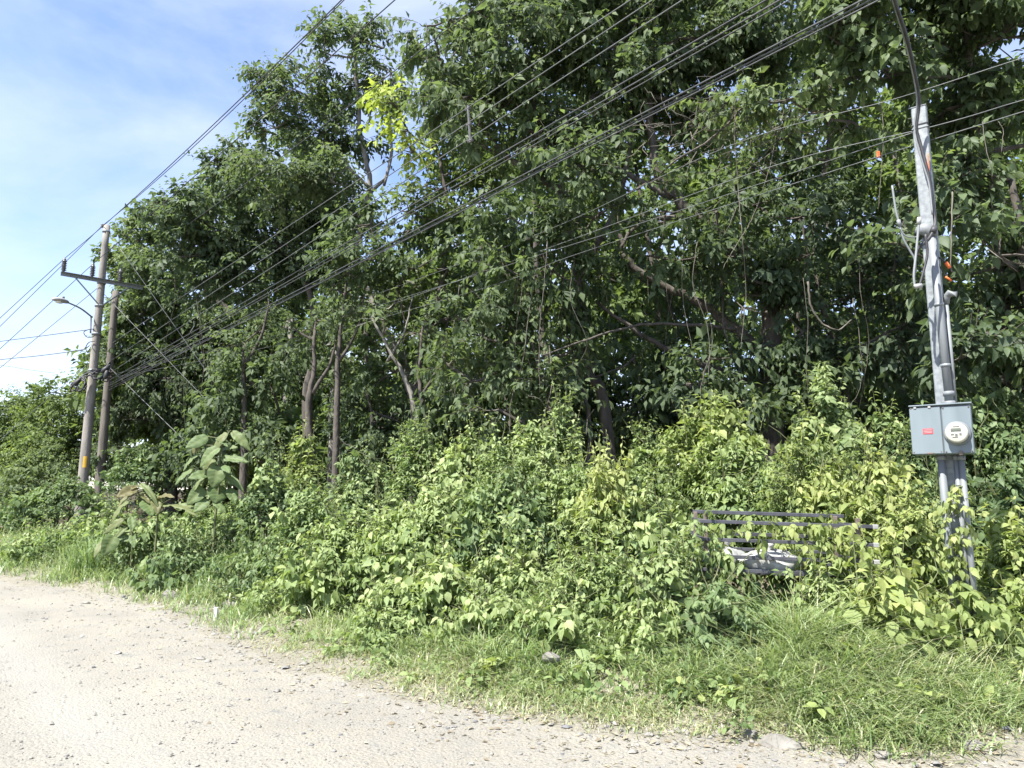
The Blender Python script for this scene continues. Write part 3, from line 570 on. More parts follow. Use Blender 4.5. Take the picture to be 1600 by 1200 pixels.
# ================================================================== BUSHES
def bush(label, px, y, top, hw, mat, leaf=.12, ratio=.5, tint=.45, dens=95, droop=.7, K=9, shoots=5, tm=T6, name='bush', cat='bush', group='bushes crowding the roadside bank', ry=None, ln=.42, lean=0, low=0.0, shoot_len=.55, sag=.25):
    leaf *= .82
    if y > 9.7: tm = T4
    x = gxy(px, y); z0 = gz(x, y)
    h = at(px, top, y)[2] - z0
    h = max(h, .25); rx = hw / F_PX * y; ry = ry or rx * .85
    root = empty(name, (x, y, z0), label, cat, group)
    base = np.array([x, y, z0])
    area = math.pi * (rx + ry) * h * .9 + math.pi * rx * ry
    n = int(dens * area / (leaf * leaf * 100) / (K / 9.))
    th = RNG.uniform(0, 2 * math.pi, n); u = RNG.uniform(low, 1, n) ** .8
    u[: n // 4] = 1 - RNG.uniform(0, .25, n // 4) ** 1.2
    f1, f2, f3 = RNG.uniform(0, 6.3, 3)
    mod = 1 + .20 * np.sin(3 * th + f1 + 3 * u) + .14 * np.sin(7 * th + f2 - 6 * u) + .10 * np.sin(13 * th + 9 * u + f3)
    prof = np.clip(1 - u ** 4.2, 0, 1) ** .6 * (.82 + .18 * np.sin(u * 2.6 + .4))
    hm = 1 + .15 * np.sin(2 * th + f2) * u + .12 * np.sin(5 * th + f1) * u - .10 * u
    inn = 1 - .45 * RNG.uniform(0, 1, n) ** 2.2
    P = np.stack([np.cos(th) * rx * prof * mod * inn + lean * u * h, np.sin(th) * ry * prof * mod * inn, u * h * .94 * hm * (.6 + .4 * inn)], 1)
    keep = (np.sin(th) < .4) | (RNG.uniform(0, 1, n) < .22)
    P, th, u = P[keep], th[keep], u[keep]
    d = np.stack([np.cos(th), np.sin(th), .35 + .9 * u], 1) + RNG.normal(0, .35, P.shape)
    lv = Leaves()
    clump = .10 * np.sin(P[:, 0] * 5.1 + f1 * 3) * np.sin(P[:, 2] * 6.3 + f2)
    L = ln * RNG.uniform(.5, 1.15, len(P))
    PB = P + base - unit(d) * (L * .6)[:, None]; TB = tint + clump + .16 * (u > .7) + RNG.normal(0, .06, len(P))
    wv = np.sin(P[:, 0] * 3.3 + f3) + np.sin(P[:, 2] * 4.1 + f1) + RNG.normal(0, .35, len(P)); q1 = wv > 1.05; q2 = wv < -1.1; q0 = ~(q1 | q2)
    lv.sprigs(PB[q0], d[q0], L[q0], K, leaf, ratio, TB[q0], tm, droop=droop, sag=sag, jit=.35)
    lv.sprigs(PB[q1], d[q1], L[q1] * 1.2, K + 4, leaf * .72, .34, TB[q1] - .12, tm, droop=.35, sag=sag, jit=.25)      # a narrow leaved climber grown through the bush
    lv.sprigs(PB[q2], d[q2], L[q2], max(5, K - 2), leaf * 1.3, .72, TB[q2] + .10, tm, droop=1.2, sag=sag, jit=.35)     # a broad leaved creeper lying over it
    g = Geo()
    for k in range(int(shoots * 1.8)):
        a = RNG.uniform(0, 6.28); q = RNG.uniform(0, .75)
        tipz = h * (1 - .45 * q ** 2); sl = shoot_len * RNG.uniform(.55, 1.3)
        p0 = base + np.array([math.cos(a) * rx * q + lean * h, math.sin(a) * ry * q * .8, tipz * .82])
        dd = unit(np.array([[math.cos(a) * .35 * q + RNG.normal(0, .15), math.sin(a) * .3 * q + RNG.normal(0, .12), 1.]]))
        lv.sprigs(p0[None], dd, sl, 15, leaf * .85, ratio, min(.9, tint + .25), tm, droop=droop, sag=.06, tipgain=.25)
    for k in range(5):
        a = RNG.uniform(0, 6.28); q = RNG.uniform(.2, .8); p0 = base + np.array([math.cos(a) * rx * q, math.sin(a) * ry * q * .7 - ry * .2, h * (.92 - .45 * q * q)])
        g.tube(local(curve(p0, p0 + np.array([RNG.normal(0, .22), RNG.normal(0, .15), RNG.uniform(.1, .4)]), 5, .2, .1), root), np.linspace(.006, .002, 5), 3, False)
    for k in range(7):
        a = RNG.uniform(0, 6.28); q = RNG.uniform(.2, .8)
        g.tube(local(curve(base + np.array([RNG.normal(0, .08), RNG.normal(0, .06), -.05]), base + np.array([math.cos(a) * rx * q, math.sin(a) * ry * q, h * (.95 - .5 * q * q)]), 6, .12, -.3), root), np.linspace(.016, .006, 6), 5, False)
    link('stems', g.mesh('stems'), M_STEM, root, 'stuff')
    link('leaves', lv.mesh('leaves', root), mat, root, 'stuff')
    link('twigs', lv.twig_mesh('twigs', root), M_STEM, root, 'stuff')
    N_LEAF[0] += sum(len(f) for f in lv.F)
    return root
B = bush
# far left bank
B('low pale bush at the far left edge of the road', 25, 20, 790, 75, M_BUSH_DARK, .16, tint=.5, dens=60, tm=T4)
B('mid green bush against the foot of the left utility pole', 95, 19.5, 740, 70, M_BUSH_DARK, .15, tint=.35, dens=60, tm=T4)
B('tall feathery shrub beyond the left utility pole', 60, 25, 690, 70, M_TREE, .17, tint=.55, dens=50, tm=T4)
B('dull green shrub just behind the wooden pole base', 205, 19, 690, 50, M_BUSH_DARK, .15, tint=.3, dens=70, tm=T4)
B('dusty leafed bush on the bank in front of the left poles', 165, 16, 800, 70, M_BUSH, .14, tint=.4, dens=70)
B('dusty low bush at the road bend left of the grass tuft', 75, 16.5, 825, 60, M_BUSH, .13, tint=.45, dens=70)
B('green bush just below the lower big leaved seedling', 250, 14.0, 800, 68, M_BUSH_DARK, .12, tint=.5)
B('bushy mound right beneath the tall big leaved plant', 335, 13.9, 785, 70, M_BUSH, .115, tint=.35)
B('bush right of the big leaved plant with fine shadowed leaves', 425, 12.8, 722, 65, M_BUSH_DARK, .12, tint=.45)
B('slope bush with drooping oval leaflets above the earth bank', 300, 12.3, 838, 62, M_BUSH_DARK, .14, ratio=.42, tint=.4, droop=1.0)
B('dark drooping bush overhanging the earth bank', 405, 11.0, 850, 66, M_BUSH_DARK, .145, ratio=.40, tint=.42, droop=1.15)
B('yellowish bush next to the dark drooping bush', 490, 10.6, 765, 70, M_BUSH, .12, tint=.3)
B('narrow upright shrub with climbing tip at the shaded forest edge', 470, 13.5, 690, 40, M_VINE, .12, tint=.35, shoots=6, shoot_len=.8)
# middle
B('rounded bush left of the narrow upright shrub', 565, 11.4, 712, 65, M_BUSH_DARK, .12, tint=.5)
B('narrow upright shrub rising highest left of the middle', 650, 11.0, 665, 48, M_BUSH, .11, tint=.35, shoots=8, shoot_len=.7)
B('pale leafy bush low in front, left of the middle', 540, 9.4, 800, 80, M_BUSH, .12, tint=.55)
B('small light bush at the grass edge left of the middle', 470, 9.9, 893, 60, M_BUSH, .11, tint=.6)
B('sunlit bush with yellow new tips at the middle left', 665, 8.9, 755, 85, M_BUSH, .115, tint=.58)
B('vigorous bush with pointed shoots at the middle', 735, 10.2, 680, 65, M_BUSH, .11, tint=.5, shoots=9)
B('tallest leafy bush at the middle of the bank', 815, 9.6, 665, 75, M_BUSH, .11, tint=.5, shoots=9)
B('slender spire of a shrub right of the tallest middle bush', 882, 10.2, 640, 40, M_BUSH, .105, tint=.42, shoots=9, shoot_len=.75)
B('dark leaved bush tucked beneath the tallest middle bush', 790, 8.6, 735, 75, M_BUSH_DARK, .125, tint=.45, droop=.95)
B('pale bush sprawling on the grass at the lower middle', 690, 8.0, 868, 85, M_BUSH, .11, tint=.62)
B('broad pale bush at the front of the middle bank', 800, 7.75, 860, 80, M_BUSH, .11, tint=.58)
B('leafy bush hung with bright creeper right of the middle', 905, 8.7, 725, 65, M_BUSH, .11, tint=.55)
B('curtain of bright drooping creeper leaves on a shrub', 950, 8.1, 715, 50, M_VINE, .115, tint=.6, droop=1.3, hang=0 if False else None) if False else B('curtain of bright drooping creeper leaves on a shrub', 950, 8.1, 715, 50, M_VINE, .115, tint=.6, droop=1.4, shoots=10, name='creeper_mound', cat='creeper')
B('leafy bush between the creeper curtain and the slatted rack', 1015, 8.0, 775, 65, M_BUSH, .105, tint=.55)
B('small leaved bush low in front left of the slatted rack', 925, 7.2, 862, 75, M_BUSH, .105, tint=.52)
B('bush of dense small leaves beside the left end of the rack', 1040, 6.9, 845, 62, M_BUSH_DARK, .095, tint=.6)
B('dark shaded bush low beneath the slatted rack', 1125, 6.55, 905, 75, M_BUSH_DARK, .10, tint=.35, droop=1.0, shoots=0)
for lb, px, y, top, hw in (('low pale scrub spilling onto the grass, left of the front middle', 620, 7.9, 918, 70), ('low scrub spilling onto the grass under the broad pale bush', 775, 7.3, 922, 75), ('low scrub spilling onto the grass right of the middle', 880, 6.95, 925, 68), ('low scrub creeping out in front of the dense small leaved bush', 1010, 6.7, 925, 60)):
    B(lb, px, y, top, hw, M_BUSH, .10, tint=.62, shoots=2, shoot_len=.25, droop=.9, dens=75)
for lb, px, y, top, hw, mt in (('bush standing past the right edge, next to the dim one', 1720, 9.3, 640, 110, M_BUSH_DARK), ('wide pale bush past the right edge of the verge', 1790, 8.0, 720, 110, M_BUSH), ('creeper heap past the right edge behind the grass', 1700, 7.0, 850, 75, M_VINE), ('tall bush far past the right edge', 1950, 9.5, 620, 130, M_BUSH_DARK), ('low bush far past the right edge of the verge', 1880, 7.4, 830, 110, M_BUSH)):
    B(lb, px, y, top, hw, mt, .17, tint=.45, tm=T4, dens=60)
# right
B('glossy mound of bright leaves above the slatted rack', 1115, 9.6, 625, 95, M_VINE, .13, ratio=.42, tint=.35, droop=.5, shoots=10)
B('darker sapling left of the glossy mound', 1020, 11.0, 668, 40, M_BUSH, .12, tint=.4, shoots=7)
B('wide bush spreading right behind the slatted rack', 1165, 8.9, 705, 85, M_BUSH, .12, tint=.4)
B('tall feathery green bush at the shaded forest edge, right', 1300, 10.6, 585, 75, M_BUSH_DARK, .14, tint=.6, shoots=9)
B('creeper covered mound right behind the rack', 1275, 8.3, 690, 75, M_VINE, .11, tint=.5, droop=1.3, name='creeper_mound', cat='creeper')
B('pale green bush left of the grey meter box', 1395, 9.3, 640, 60, M_BUSH, .13, tint=.45, shoots=8)
B('bright creeper heap directly left of the meter box', 1375, 8.0, 705, 65, M_VINE, .11, tint=.62, droop=1.3, name='creeper_mound', cat='creeper')
B('creeper heap at the foot of the service pole, left side', 1425, 7.3, 775, 55, M_VINE, .115, tint=.55, droop=1.1, name='creeper_mound', cat='creeper')
B('low creeper under the right end of the rack', 1290, 6.7, 898, 55, M_BUSH, .10, tint=.55, shoots=2, shoot_len=.3, name='creeper_mound', cat='creeper')
B('broad leaved vine heap in front of the service pole', 1385, 6.35, 890, 65, M_VINE, .16, ratio=.72, tint=.5, droop=1.0, K=7, dens=120, name='creeper_mound', cat='creeper', shoots=3)
B('broad leaved vine heap right of the service pole', 1575, 7.3, 838, 70, M_VINE, .15, ratio=.7, tint=.5, droop=.9, K=7, dens=120, name='creeper_mound', cat='creeper')
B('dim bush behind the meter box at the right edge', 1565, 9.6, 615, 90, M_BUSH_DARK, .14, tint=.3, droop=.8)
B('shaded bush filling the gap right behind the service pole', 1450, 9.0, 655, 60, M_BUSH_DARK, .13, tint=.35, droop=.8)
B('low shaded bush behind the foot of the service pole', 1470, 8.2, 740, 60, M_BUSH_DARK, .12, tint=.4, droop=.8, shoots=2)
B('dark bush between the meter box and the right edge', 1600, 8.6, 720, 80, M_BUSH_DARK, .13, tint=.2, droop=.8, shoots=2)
B('low broad leaved vine at the right edge of the verge', 1600, 6.6, 905, 50, M_VINE, .14, ratio=.7, tint=.45, droop=.9, K=7, dens=120, name='creeper_mound', cat='creeper', shoots=2, shoot_len=.3)

# ================================================================== BIG-LEAVED SEEDLINGS (every leaf its own part)
def big_leaf_mesh(seed, fold, arch, wide):
    r = random.Random(seed); nu, nv = 22, 9; V = []
    for i in range(nu):
        t = i / (nu - 1)
        w = wide * (math.sin(math.pi * min(1, (t * .93 + .045)) ** .85)) ** .75 * (1 - .15 * t)
        if i == 0: w = .03
        if i == nu - 1: w = .012
        for j in range(nv):
            q = (j / (nv - 1) - .5) * 2
            z = -arch * t * t + fold * abs(q) * w + .02 * math.sin(t * 19) * abs(q) - .05 * abs(q) ** 3 + .012 * math.sin(2 * math.pi * 6 * (t - .22 * abs(q))) * min(1, abs(q) * 2) + r.uniform(-.004, .004)
            V.append((q * w, t, z))
    Fq = [(i * nv + j, i * nv + j + 1, (i + 1) * nv + j + 1, (i + 1) * nv + j) for i in range(nu - 1) for j in range(nv - 1)]
    return np.array(V), np.array(Fq)
BIG = []
for k in range(10):
    V, Fq = big_leaf_mesh(k, .10 + .10 * (k % 3), .15 + .16 * (k % 4), .41 + .03 * (k % 3))
    me = np_mesh('big_leaf', V, Fq, {'tint': np.clip(np.full(len(V), [.15, .45, .3, .6, .2, .75, .35, .5, .9, .25][k]) + .3 * (np.abs(V[:, 0]) < .01) + .16 * np.sin(2 * math.pi * 6 * (V[:, 1] - .22 * np.abs(V[:, 0]) / .42)), 0, 1)}, True); me.materials.append(M_BROAD); BIG.append(me)
def Z(X, Y): return 150 + X / 4.571, 640 + Y / 4.571
def seedling(label, y, path, leaves):
    b = at(*Z(*path[0]), y); z0 = gz(b[0], b[1])
    root = empty('big_leaved_plant', (b[0], b[1], z0), label, 'plant', 'big leaved seedlings on the bank')
    pts = np.array([at(*Z(*p), y) for p in path]); pts = np.vstack([[b[0], b[1], z0 - .05], pts[pts[:, 2] > z0 + .1]])
    sp = dense(pts, 6); g = Geo(); g.tube(local(sp, root), np.linspace(.022, .010, len(sp)), 7); link('stem', g.mesh('stem', True), M_STEM, root)
    for k, (X0, Y0, X1, Y1_, w, up, mi) in enumerate(leaves):
        dy = random.uniform(-.10, .10); p0, p1 = at(*Z(X0, Y0), y + dy), at(*Z(X1, Y1_), y + dy - random.uniform(.10, .28))
        ax = p1 - p0; L = np.linalg.norm(ax); ax = ax / L; cam_ = unit(CAM - p0)
        nn = cam_ * (1 - up) + np.array([0, 0, 1.]) * up + RNG.normal(0, .12, 3); nn = unit(nn - ax * (ax @ nn)); bx = np.cross(ax, nn); W = w / 4.571 / F_PX * y
        me = BIG[mi]; q = sp[int(np.argmin(np.linalg.norm(sp - p0, axis=1)))]
        o = link('leaf', me, None, root)
        o.matrix_local = Matrix.Translation(Vector(p0 - np.array(root.location))) @ Matrix(np.column_stack([bx * W / .86, ax * L, nn * L]).tolist()).to_4x4()
        g = Geo(); g.tube(local([q, (q + p0) / 2 + np.array([0, 0, .02]), p0 + ax * .01], root), [.009, .007, .006], 5); link('leaf_stalk', g.mesh('leaf_stalk', True), M_STEM, root)
seedling('tallest big leaved plant, pale round leaves tiered against the dark trees', 12.5, [(850, 800), (870, 640), (885, 450), (890, 300), (950, 160)],
         [(940, 165, 800, 255, 80, .55, 3), (970, 155, 1095, 255, 75, .5, 1), (800, 190, 640, 262, 105, .4, 0), (885, 270, 730, 350, 95, .45, 2), (735, 318, 600, 372, 62, .7, 6), (895, 292, 980, 240, 62, .6, 1), (895, 345, 1080, 350, 75, .6, 4), (880, 405, 838, 515, 125, .15, 2),
          (905, 400, 950, 430, 60, .5, 0), (805, 455, 662, 475, 84, .4, 4), (690, 425, 548, 495, 70, .6, 9), (900, 470, 1020, 500, 72, .5, 2), (880, 540, 862, 655, 165, .05, 0), (775, 565, 662, 640, 105, .3, 2), (950, 560, 1000, 660, 80, .3, 4), (860, 205, 945, 238, 55, .6, 0),
          (830, 350, 780, 415, 90, .5, 7), (790, 480, 640, 545, 85, .7, 7), (840, 660, 930, 700, 70, .6, 9), (800, 640, 700, 720, 90, .5, 4), (740, 250, 690, 300, 60, .6, 5)])
seedling('shorter big leaved plant with olive brown upper leaves, left of the tallest one', 12.5, [(430, 900), (440, 760), (420, 600)],
         [(290, 560, 155, 610, 85, .3, 8), (315, 530, 430, 580, 48, .5, 7), (290, 600, 140, 655, 60, .6, 5), (235, 655, 82, 722, 62, .7, 3), (355, 645, 410, 735, 130, .1, 4), (310, 600, 380, 625, 60, .5, 5), (430, 640, 545, 598, 60, .5, 8), (470, 695, 655, 598, 70, .7, 3), (300, 545, 250, 560, 40, .6, 8), (420, 640, 440, 710, 70, .3, 5), (560, 690, 700, 650, 60, .6, 7)])
seedling('lowest big leaved plant drooping beside the grass tuft', 13.4, [(260, 960), (250, 860), (240, 780)],
         [(200, 785, 35, 845, 66, .6, 3), (250, 765, 262, 855, 60, .3, 4), (225, 835, 130, 890, 40, .7, 7), (130, 900, 65, 1010, 105, .15, 2), (150, 905, 245, 925, 66, .35, 4), (262, 880, 275, 970, 66, .3, 0), (60, 935, -10, 985, 60, .5, 3)])

# ================================================================== UTILITY POLES (left)
Y1 = 23.0
A0, A1 = at(123, 822, Y1), at(167, 352, Y1)
AX = unit(A1 - A0)
def on_pole(py):
    t = (py - 822) / (352 - 822)
    lo, hi = 0., 1.
    for _ in range(40):
        m = (lo + hi) / 2; P = A0 + (A1 - A0) * m; v = P - CAM
        D = v[1] * CP + v[2] * SP; Yp = 600 - F_PX * (-v[1] * SP + v[2] * CP) / D
        if Yp > py: lo = m
        else: hi = m
    return A0 + (A1 - A0) * lo
UDIR = unit(np.array([.68, -.73, 0.])); VDIR = np.array([.73, .68, 0.])
VDIR = unit(VDIR)
pole = empty('utility_pole', A0, 'tall round concrete utility pole with a steel crossarm and yellow tag', 'utility pole', 'utility poles at the bend of the road')
g = Geo(); tt = np.linspace(-.06, 1, 16); g.tube(local([A0 + (A1 - A0) * t for t in tt], pole), np.linspace(.165, .095, 16), 14)
link('pole_shaft', g.mesh('pole_shaft', True), M_CONC, pole)
ARM = on_pole(441) + np.array([-UDIR[0], -UDIR[1], 0]) * -.17
Marm = np.column_stack([VDIR, UDIR, [0, 0, 1]])
g = Geo(); g.box(local([ARM], pole)[0], (2.36, .012, .12), Marm); g.box(local([ARM + UDIR * .05 + np.array([0, 0, .055])], pole)[0], (2.36, .09, .010), Marm)
link('crossarm', g.mesh('crossarm'), M_GALV, pole)
for s in (-1, 1):
    g = Geo(); p0 = ARM + VDIR * s * .78 + UDIR * .02 - np.array([0, 0, .05]); p1 = on_pole(478) + UDIR * .17 + VDIR * s * .06
    g.tube(local([p0, p1], pole), [.022, .022], 4); link('crossarm_brace', g.mesh('crossarm_brace'), M_GALV, pole)
INS = []
for k, s in enumerate((-1.12, -.33, .47)):
    g = Geo(); b = ARM + VDIR * s + UDIR * .05 + np.array([0, 0, .06])
    prof = [(.02, 0), (.035, .02)]
    for q in range(6): prof += [(.05, .04 + q * .055), (.082, .052 + q * .055), (.05, .068 + q * .055)]
    prof += [(.045, .385), (.045, .41), (.02, .425)]
    g.lathe(prof, local([b], pole)[0], (0, 0, 1), 12); link('insulator', g.mesh('insulator', True), M_CERAM, pole)
    INS.append(b + np.array([0, 0, .43]))
for py in (362, 442, 478, 522, 579):
    g = Geo(); c = on_pole(py); r = np.interp(py, [352, 822], [.105, .175]); g.lathe([(r, -.03), (r + .012, -.03), (r + .012, .03), (r, .03)], local([c], pole)[0], AX, 14)
    link('steel_band', g.mesh('steel_band', True), M_GALV, pole)
g = Geo(); c = on_pole(356) + np.array([-.12, -.05, .05]); g.lathe([(.03, -.06), (.05, -.04), (.03, 0), (.05, .04), (.03, .06)], local([c], pole)[0], (0, 0, 1), 10); TOPPIN = c
link('top_insulator', g.mesh('top_insulator', True), M_CERAM, pole)
g = Geo(); c = on_pole(722)
TN = unit(np.array([CAM[0] - c[0] - 6, CAM[1] - c[1], 0])); TB = np.cross(TN, [0, 0, 1.])
qa = []
for i in range(7):
    a = (i - 3) * .10 - .25; dv = TN * math.cos(a) + TB * math.sin(a)
    qa += [c + dv * .172 + AX * -.17, c + dv * .172 + AX * .17]
qa = np.array(qa); g.add(local(np.concatenate([qa, qa + TN * .006]), pole), [(2 * i, 2 * i + 2, 2 * i + 3, 2 * i + 1) for i in range(6)] + [(14 + 2 * i, 14 + 2 * i + 1, 14 + 2 * i + 3, 14 + 2 * i + 2) for i in range(6)])
link('yellow_tag', g.mesh('yellow_tag'), M_YEL, pole)

Y2 = 23.9
B0, B1 = at(157, 735, Y2), at(181, 455, Y2)
b0z = gz(B0[0], B0[1])
pole2 = empty('utility_pole', (B0[0], B0[1], b0z), 'thinner weathered wooden pole standing right behind the concrete pole', 'utility pole', 'utility poles at the bend of the road')
g = Geo(); lo = B0 + (B1 - B0) * ((b0z - .2 - B0[2]) / (B1[2] - B0[2])); g.tube(local([lo + (B1 - lo) * t for t in np.linspace(0, 1, 12)], pole2), np.linspace(.15, .10, 12), 10)
link('pole_shaft', g.mesh('pole_shaft', True), M_WOODP, pole2)
for py, r in ((582, .125), (590, .127)):
    g = Geo(); c = at(170.4 - (py - 582) * .09, py, Y2); g.lathe([(r, -.03), (r + .015, -.03), (r + .015, .03), (r, .03)], local([c], pole2)[0], unit(B1 - B0), 12); link('steel_band', g.mesh('steel_band', True), M_RUST, pole2)

# street lamp
P0, P1 = on_pole(521) + np.array([-.17, -.05, 0]), on_pole(497) + np.array([-.20, -.05, .02])
lamp = empty('street_lamp', P0, 'small pale street lamp on a bent arm at the concrete pole', 'street lamp')
arm = dense([P0, P1, at(143, 495, 22.8), at(126, 482, 22.4), at(107, 473, 22.0)], 5)
g = Geo(); g.tube(local(arm, lamp), .026, 8); link('lamp_arm', g.mesh('lamp_arm', True), M_GALV, lamp)
h0, h1 = at(107, 473, 22.0), at(82, 466.5, 21.6); hd = unit(h1 - h0); hs = unit(np.cross(hd, [0, 0, 1.])); hu = np.cross(hs, hd)
g = Geo(); ring = []
for t, w, zt, zb in ((0, .04, .04, -.03), (.12, .09, .075, -.04), (.4, .15, .085, -.05), (.75, .16, .07, -.05), (.95, .10, .04, -.045), (1., .04, .015, -.03)):
    c = h0 + (h1 - h0) * t
    ring.append([c + hs * w * math.cos(a) + hu * (zt if math.sin(a) > 0 else -zb) * math.sin(a) for a in np.linspace(0, 2 * math.pi, 13)[:-1]])
ring = np.array(ring); n = 12
g.add(local(ring.reshape(-1, 3), lamp), [(i * n + j, i * n + (j + 1) % n, (i + 1) * n + (j + 1) % n, (i + 1) * n + j) for i in range(5) for j in range(n)] + [tuple(range(n - 1, -1, -1)), tuple(range(5 * n, 6 * n))])
link('lamp_head', g.mesh('lamp_head', True), M_LAMPW, lamp)
g = Geo(); c = h0 + (h1 - h0) * .58 - hu * .045; g.lathe([(.105, 0), (.10, -.03), (.05, -.045)], local([c], lamp)[0], hu, 14); link('lamp_lens', g.mesh('lamp_lens', True), M_LENS, lamp)
g = Geo(); c = h0 + (h1 - h0) * .35 + hu * .08; g.lathe([(.03, 0), (.035, .02), (.035, .06), (.02, .075)], local([c], lamp)[0], hu, 10); link('photocell', g.mesh('photocell', True), M_CERAM, lamp)

# black cable cluster slung between the two poles
cb = empty('cable_bundle', at(150, 590, 22.9), 'ragged bundle of black cables and splices slung across both poles', 'cable bundle')
ga = [[(110, 606), (122, 594), (137, 583), (152, 583), (165, 575), (172, 570)], [(112, 600), (126, 591), (140, 586), (155, 578), (170, 574)], [(118, 608), (128, 590), (135, 602), (130, 610)], [(120, 598), (124, 612), (133, 600), (128, 592)],
      [(140, 585), (150, 592), (163, 585), (171, 566)], [(162, 592), (166, 575), (172, 566), (168, 585), (160, 595)], [(114, 600), (110, 612), (118, 609)], [(165, 570), (160, 590), (168, 596), (173, 578)], [(136, 583), (146, 577), (160, 580), (170, 586)], [(124, 594), (116, 600), (121, 611), (131, 605), (134, 590)]]
for k, pth in enumerate(ga):
    g = Geo(); pts = dense([at(p[0], p[1], 22.55 + .25 * (p[0] - 110) / 60 + .08 * math.sin(k + i)) for i, p in enumerate(pth)], 6, .008)
    g.tube(local(pts, cb), .028 if k < 5 else .018, 5); link('cable', g.mesh('cable', True), M_BLACK, cb)
for a, b in (((114, 603), (126, 592)), ((158, 582), (169, 573)), ((164, 592), (168, 578))):
    g = Geo(); p0, p1 = at(*a, 22.55), at(*b, 22.6); d = unit(p1 - p0); L = np.linalg.norm(p1 - p0)
    g.lathe([(.03, 0), (.065, .05), (.07, L / 2), (.065, L - .05), (.03, L)], local([p0], cb)[0], d, 10); link('splice_case', g.mesh('splice_case', True), M_BLACK, cb)
for lab, pth, r in (('black loop of wire hanging below the street lamp arm', [(146, 514), (138, 515), (131, 519), (135, 526), (143, 527), (148, 524)], .014), ('curl of wire on the concrete pole under the lamp', [(148, 533), (139, 535), (134, 543), (137, 551), (140, 545)], .014)):
    p0 = at(*pth[0], 22.7); o = empty('wire_loop', p0, lab, 'wire'); g = Geo(); g.tube(local(dense([at(p[0], p[1], 22.7) for p in pth], 6), o), r, 5); link('wire', g.mesh('wire', True), M_BLACK, o)

# ================================================================== OVERHEAD WIRES
def plane_hit(px, py, A, u):
    n = np.array([-u[1], u[0], 0.]); r = ray(px, py); t = (A - CAM) @ n / (r @ n); return CAM + r * t
def wire(label, A, pix, mat, r, u=UDIR, back=None, length=44, name='power_line', group='overhead wires running along the road', extra=()):
    """a sagging wire from A inside the vertical plane through A along u, matched to the given pixels"""
    pts = np.array([A] + [plane_hit(p[0], p[1], A, u) for p in pix])
    sx = (pts - A) @ u; deg = 2 if len(pts) > 2 else 1
    w = np.ones(len(pts)); w[0] = 6
    co = np.polyfit(sx, pts[:, 2], deg, w=w)
    if deg == 2 and co[0] < 0: co = np.polyfit(sx, pts[:, 2], 1, w=w)
    S = np.linspace(0, length, 40); Z = np.polyval(co, S); Z += A[2] - Z[0] * 1.0 if abs(A[2] - Z[0]) < .3 else 0
    P = np.stack([A[0] + u[0] * S, A[1] + u[1] * S, Z], 1)
    if back is not None: P = np.vstack([back[::-1], P])
    g = Geo(); g.tube(P, r, 5); o = link(name, g.mesh(name, True), mat); tag(o, label, 'wire', group); return P
def leftward(A, px, py, u=np.array([-.80, .60, 0.]), n=8, L=16):
    """the span that leaves A to the left of the picture through the given pixel"""
    u = unit(u); h = plane_hit(px, py, A, u); s = (h - A) @ u; S = np.linspace(0, L, n)[1:]
    return np.stack([A[0] + u[0] * S, A[1] + u[1] * S, A[2] + (h[2] - A[2]) / s * S], 1)
UL = np.array([-.985, .17, 0.])
wire('high bare wire over the outer insulator, upper of the close pair', INS[0], [(300, 226), (415, 117), (533, 0)], M_WIRE_DK, .010, back=leftward(INS[0], 0, 497, UL))
wire('high bare wire from the very top of the concrete pole', TOPPIN, [(300, 232), (415, 121), (538, 0)], M_WIRE_DK, .010, back=leftward(TOPPIN, 0, 510, UL))
wire('high bare wire from the middle insulator, lower against the sky', INS[1], [(270, 302), (420, 178), (614, 0)], M_WIRE_DK, .010, back=leftward(INS[1], 0, 545, UL))
wire('bare wire from the inner insulator crossing in front of the crowns', INS[2], [(340, 320), (457, 230), (717, 33)], M_WIRE_DK, .009, back=leftward(INS[2], 0, 575, UL))
C1 = B0 + (B1 - B0) * .70; C2 = B0 + (B1 - B0) * .60; C3 = B0 + (B1 - B0) * .53; CA = B0 + (B1 - B0) * .49; CB_ = B0 + (B1 - B0) * .46; CC = B0 + (B1 - B0) * .435; CD = B0 + (B1 - B0) * .40
wa = wire('top pale wire of the three held apart by a spacer', C1, [(373, 400), (543, 290), (730, 170), (993, 0)], M_WIRE, .008, back=leftward(C1, 130, 575, UL, L=6))
wb = wire('middle pale wire of the three held apart by a spacer', C2, [(400, 395), (567, 297), (800, 152), (1040, 0)], M_WIRE, .008)
wc = wire('bottom pale wire of the three held apart by a spacer', C3, [(420, 395), (800, 176), (1100, 0)], M_WIRE, .008)
wire('upper strand of the thick black telephone cables', CA, [(300, 503), (400, 453), (510, 390), (800, 244), (1216, 0)], M_WIRE_DK, .010)
wire('second strand of the thick black telephone cables', CA + np.array([.02, .02, -.10]), [(302, 506), (512, 394), (800, 250), (1240, 0)], M_WIRE_DK, .010)
wire('third strand of the thick black telephone cables', CA + np.array([.02, .02, -.16]), [(304, 507), (514, 396), (800, 252), (1269, 0)], M_WIRE_DK, .008)
wire('low black twin cable under the telephone strands', CB_, [(370, 503), (650, 362), (800, 282), (987, 176), (1175, 90), (1362, 0)], M_WIRE_DK, .010)
wire('low black cable twisted round the twin cable', CB_ + np.array([.02, .02, -.06]), [(370, 506), (650, 368), (800, 289), (987, 182), (1175, 95), (1375, 0)], M_WIRE_DK, .009)
wire('lowest cable of the bundle, thin and grey', CC, [(310, 537), (483, 443), (643, 373), (800, 295), (1000, 190)], M_WIRE_DK, .008)
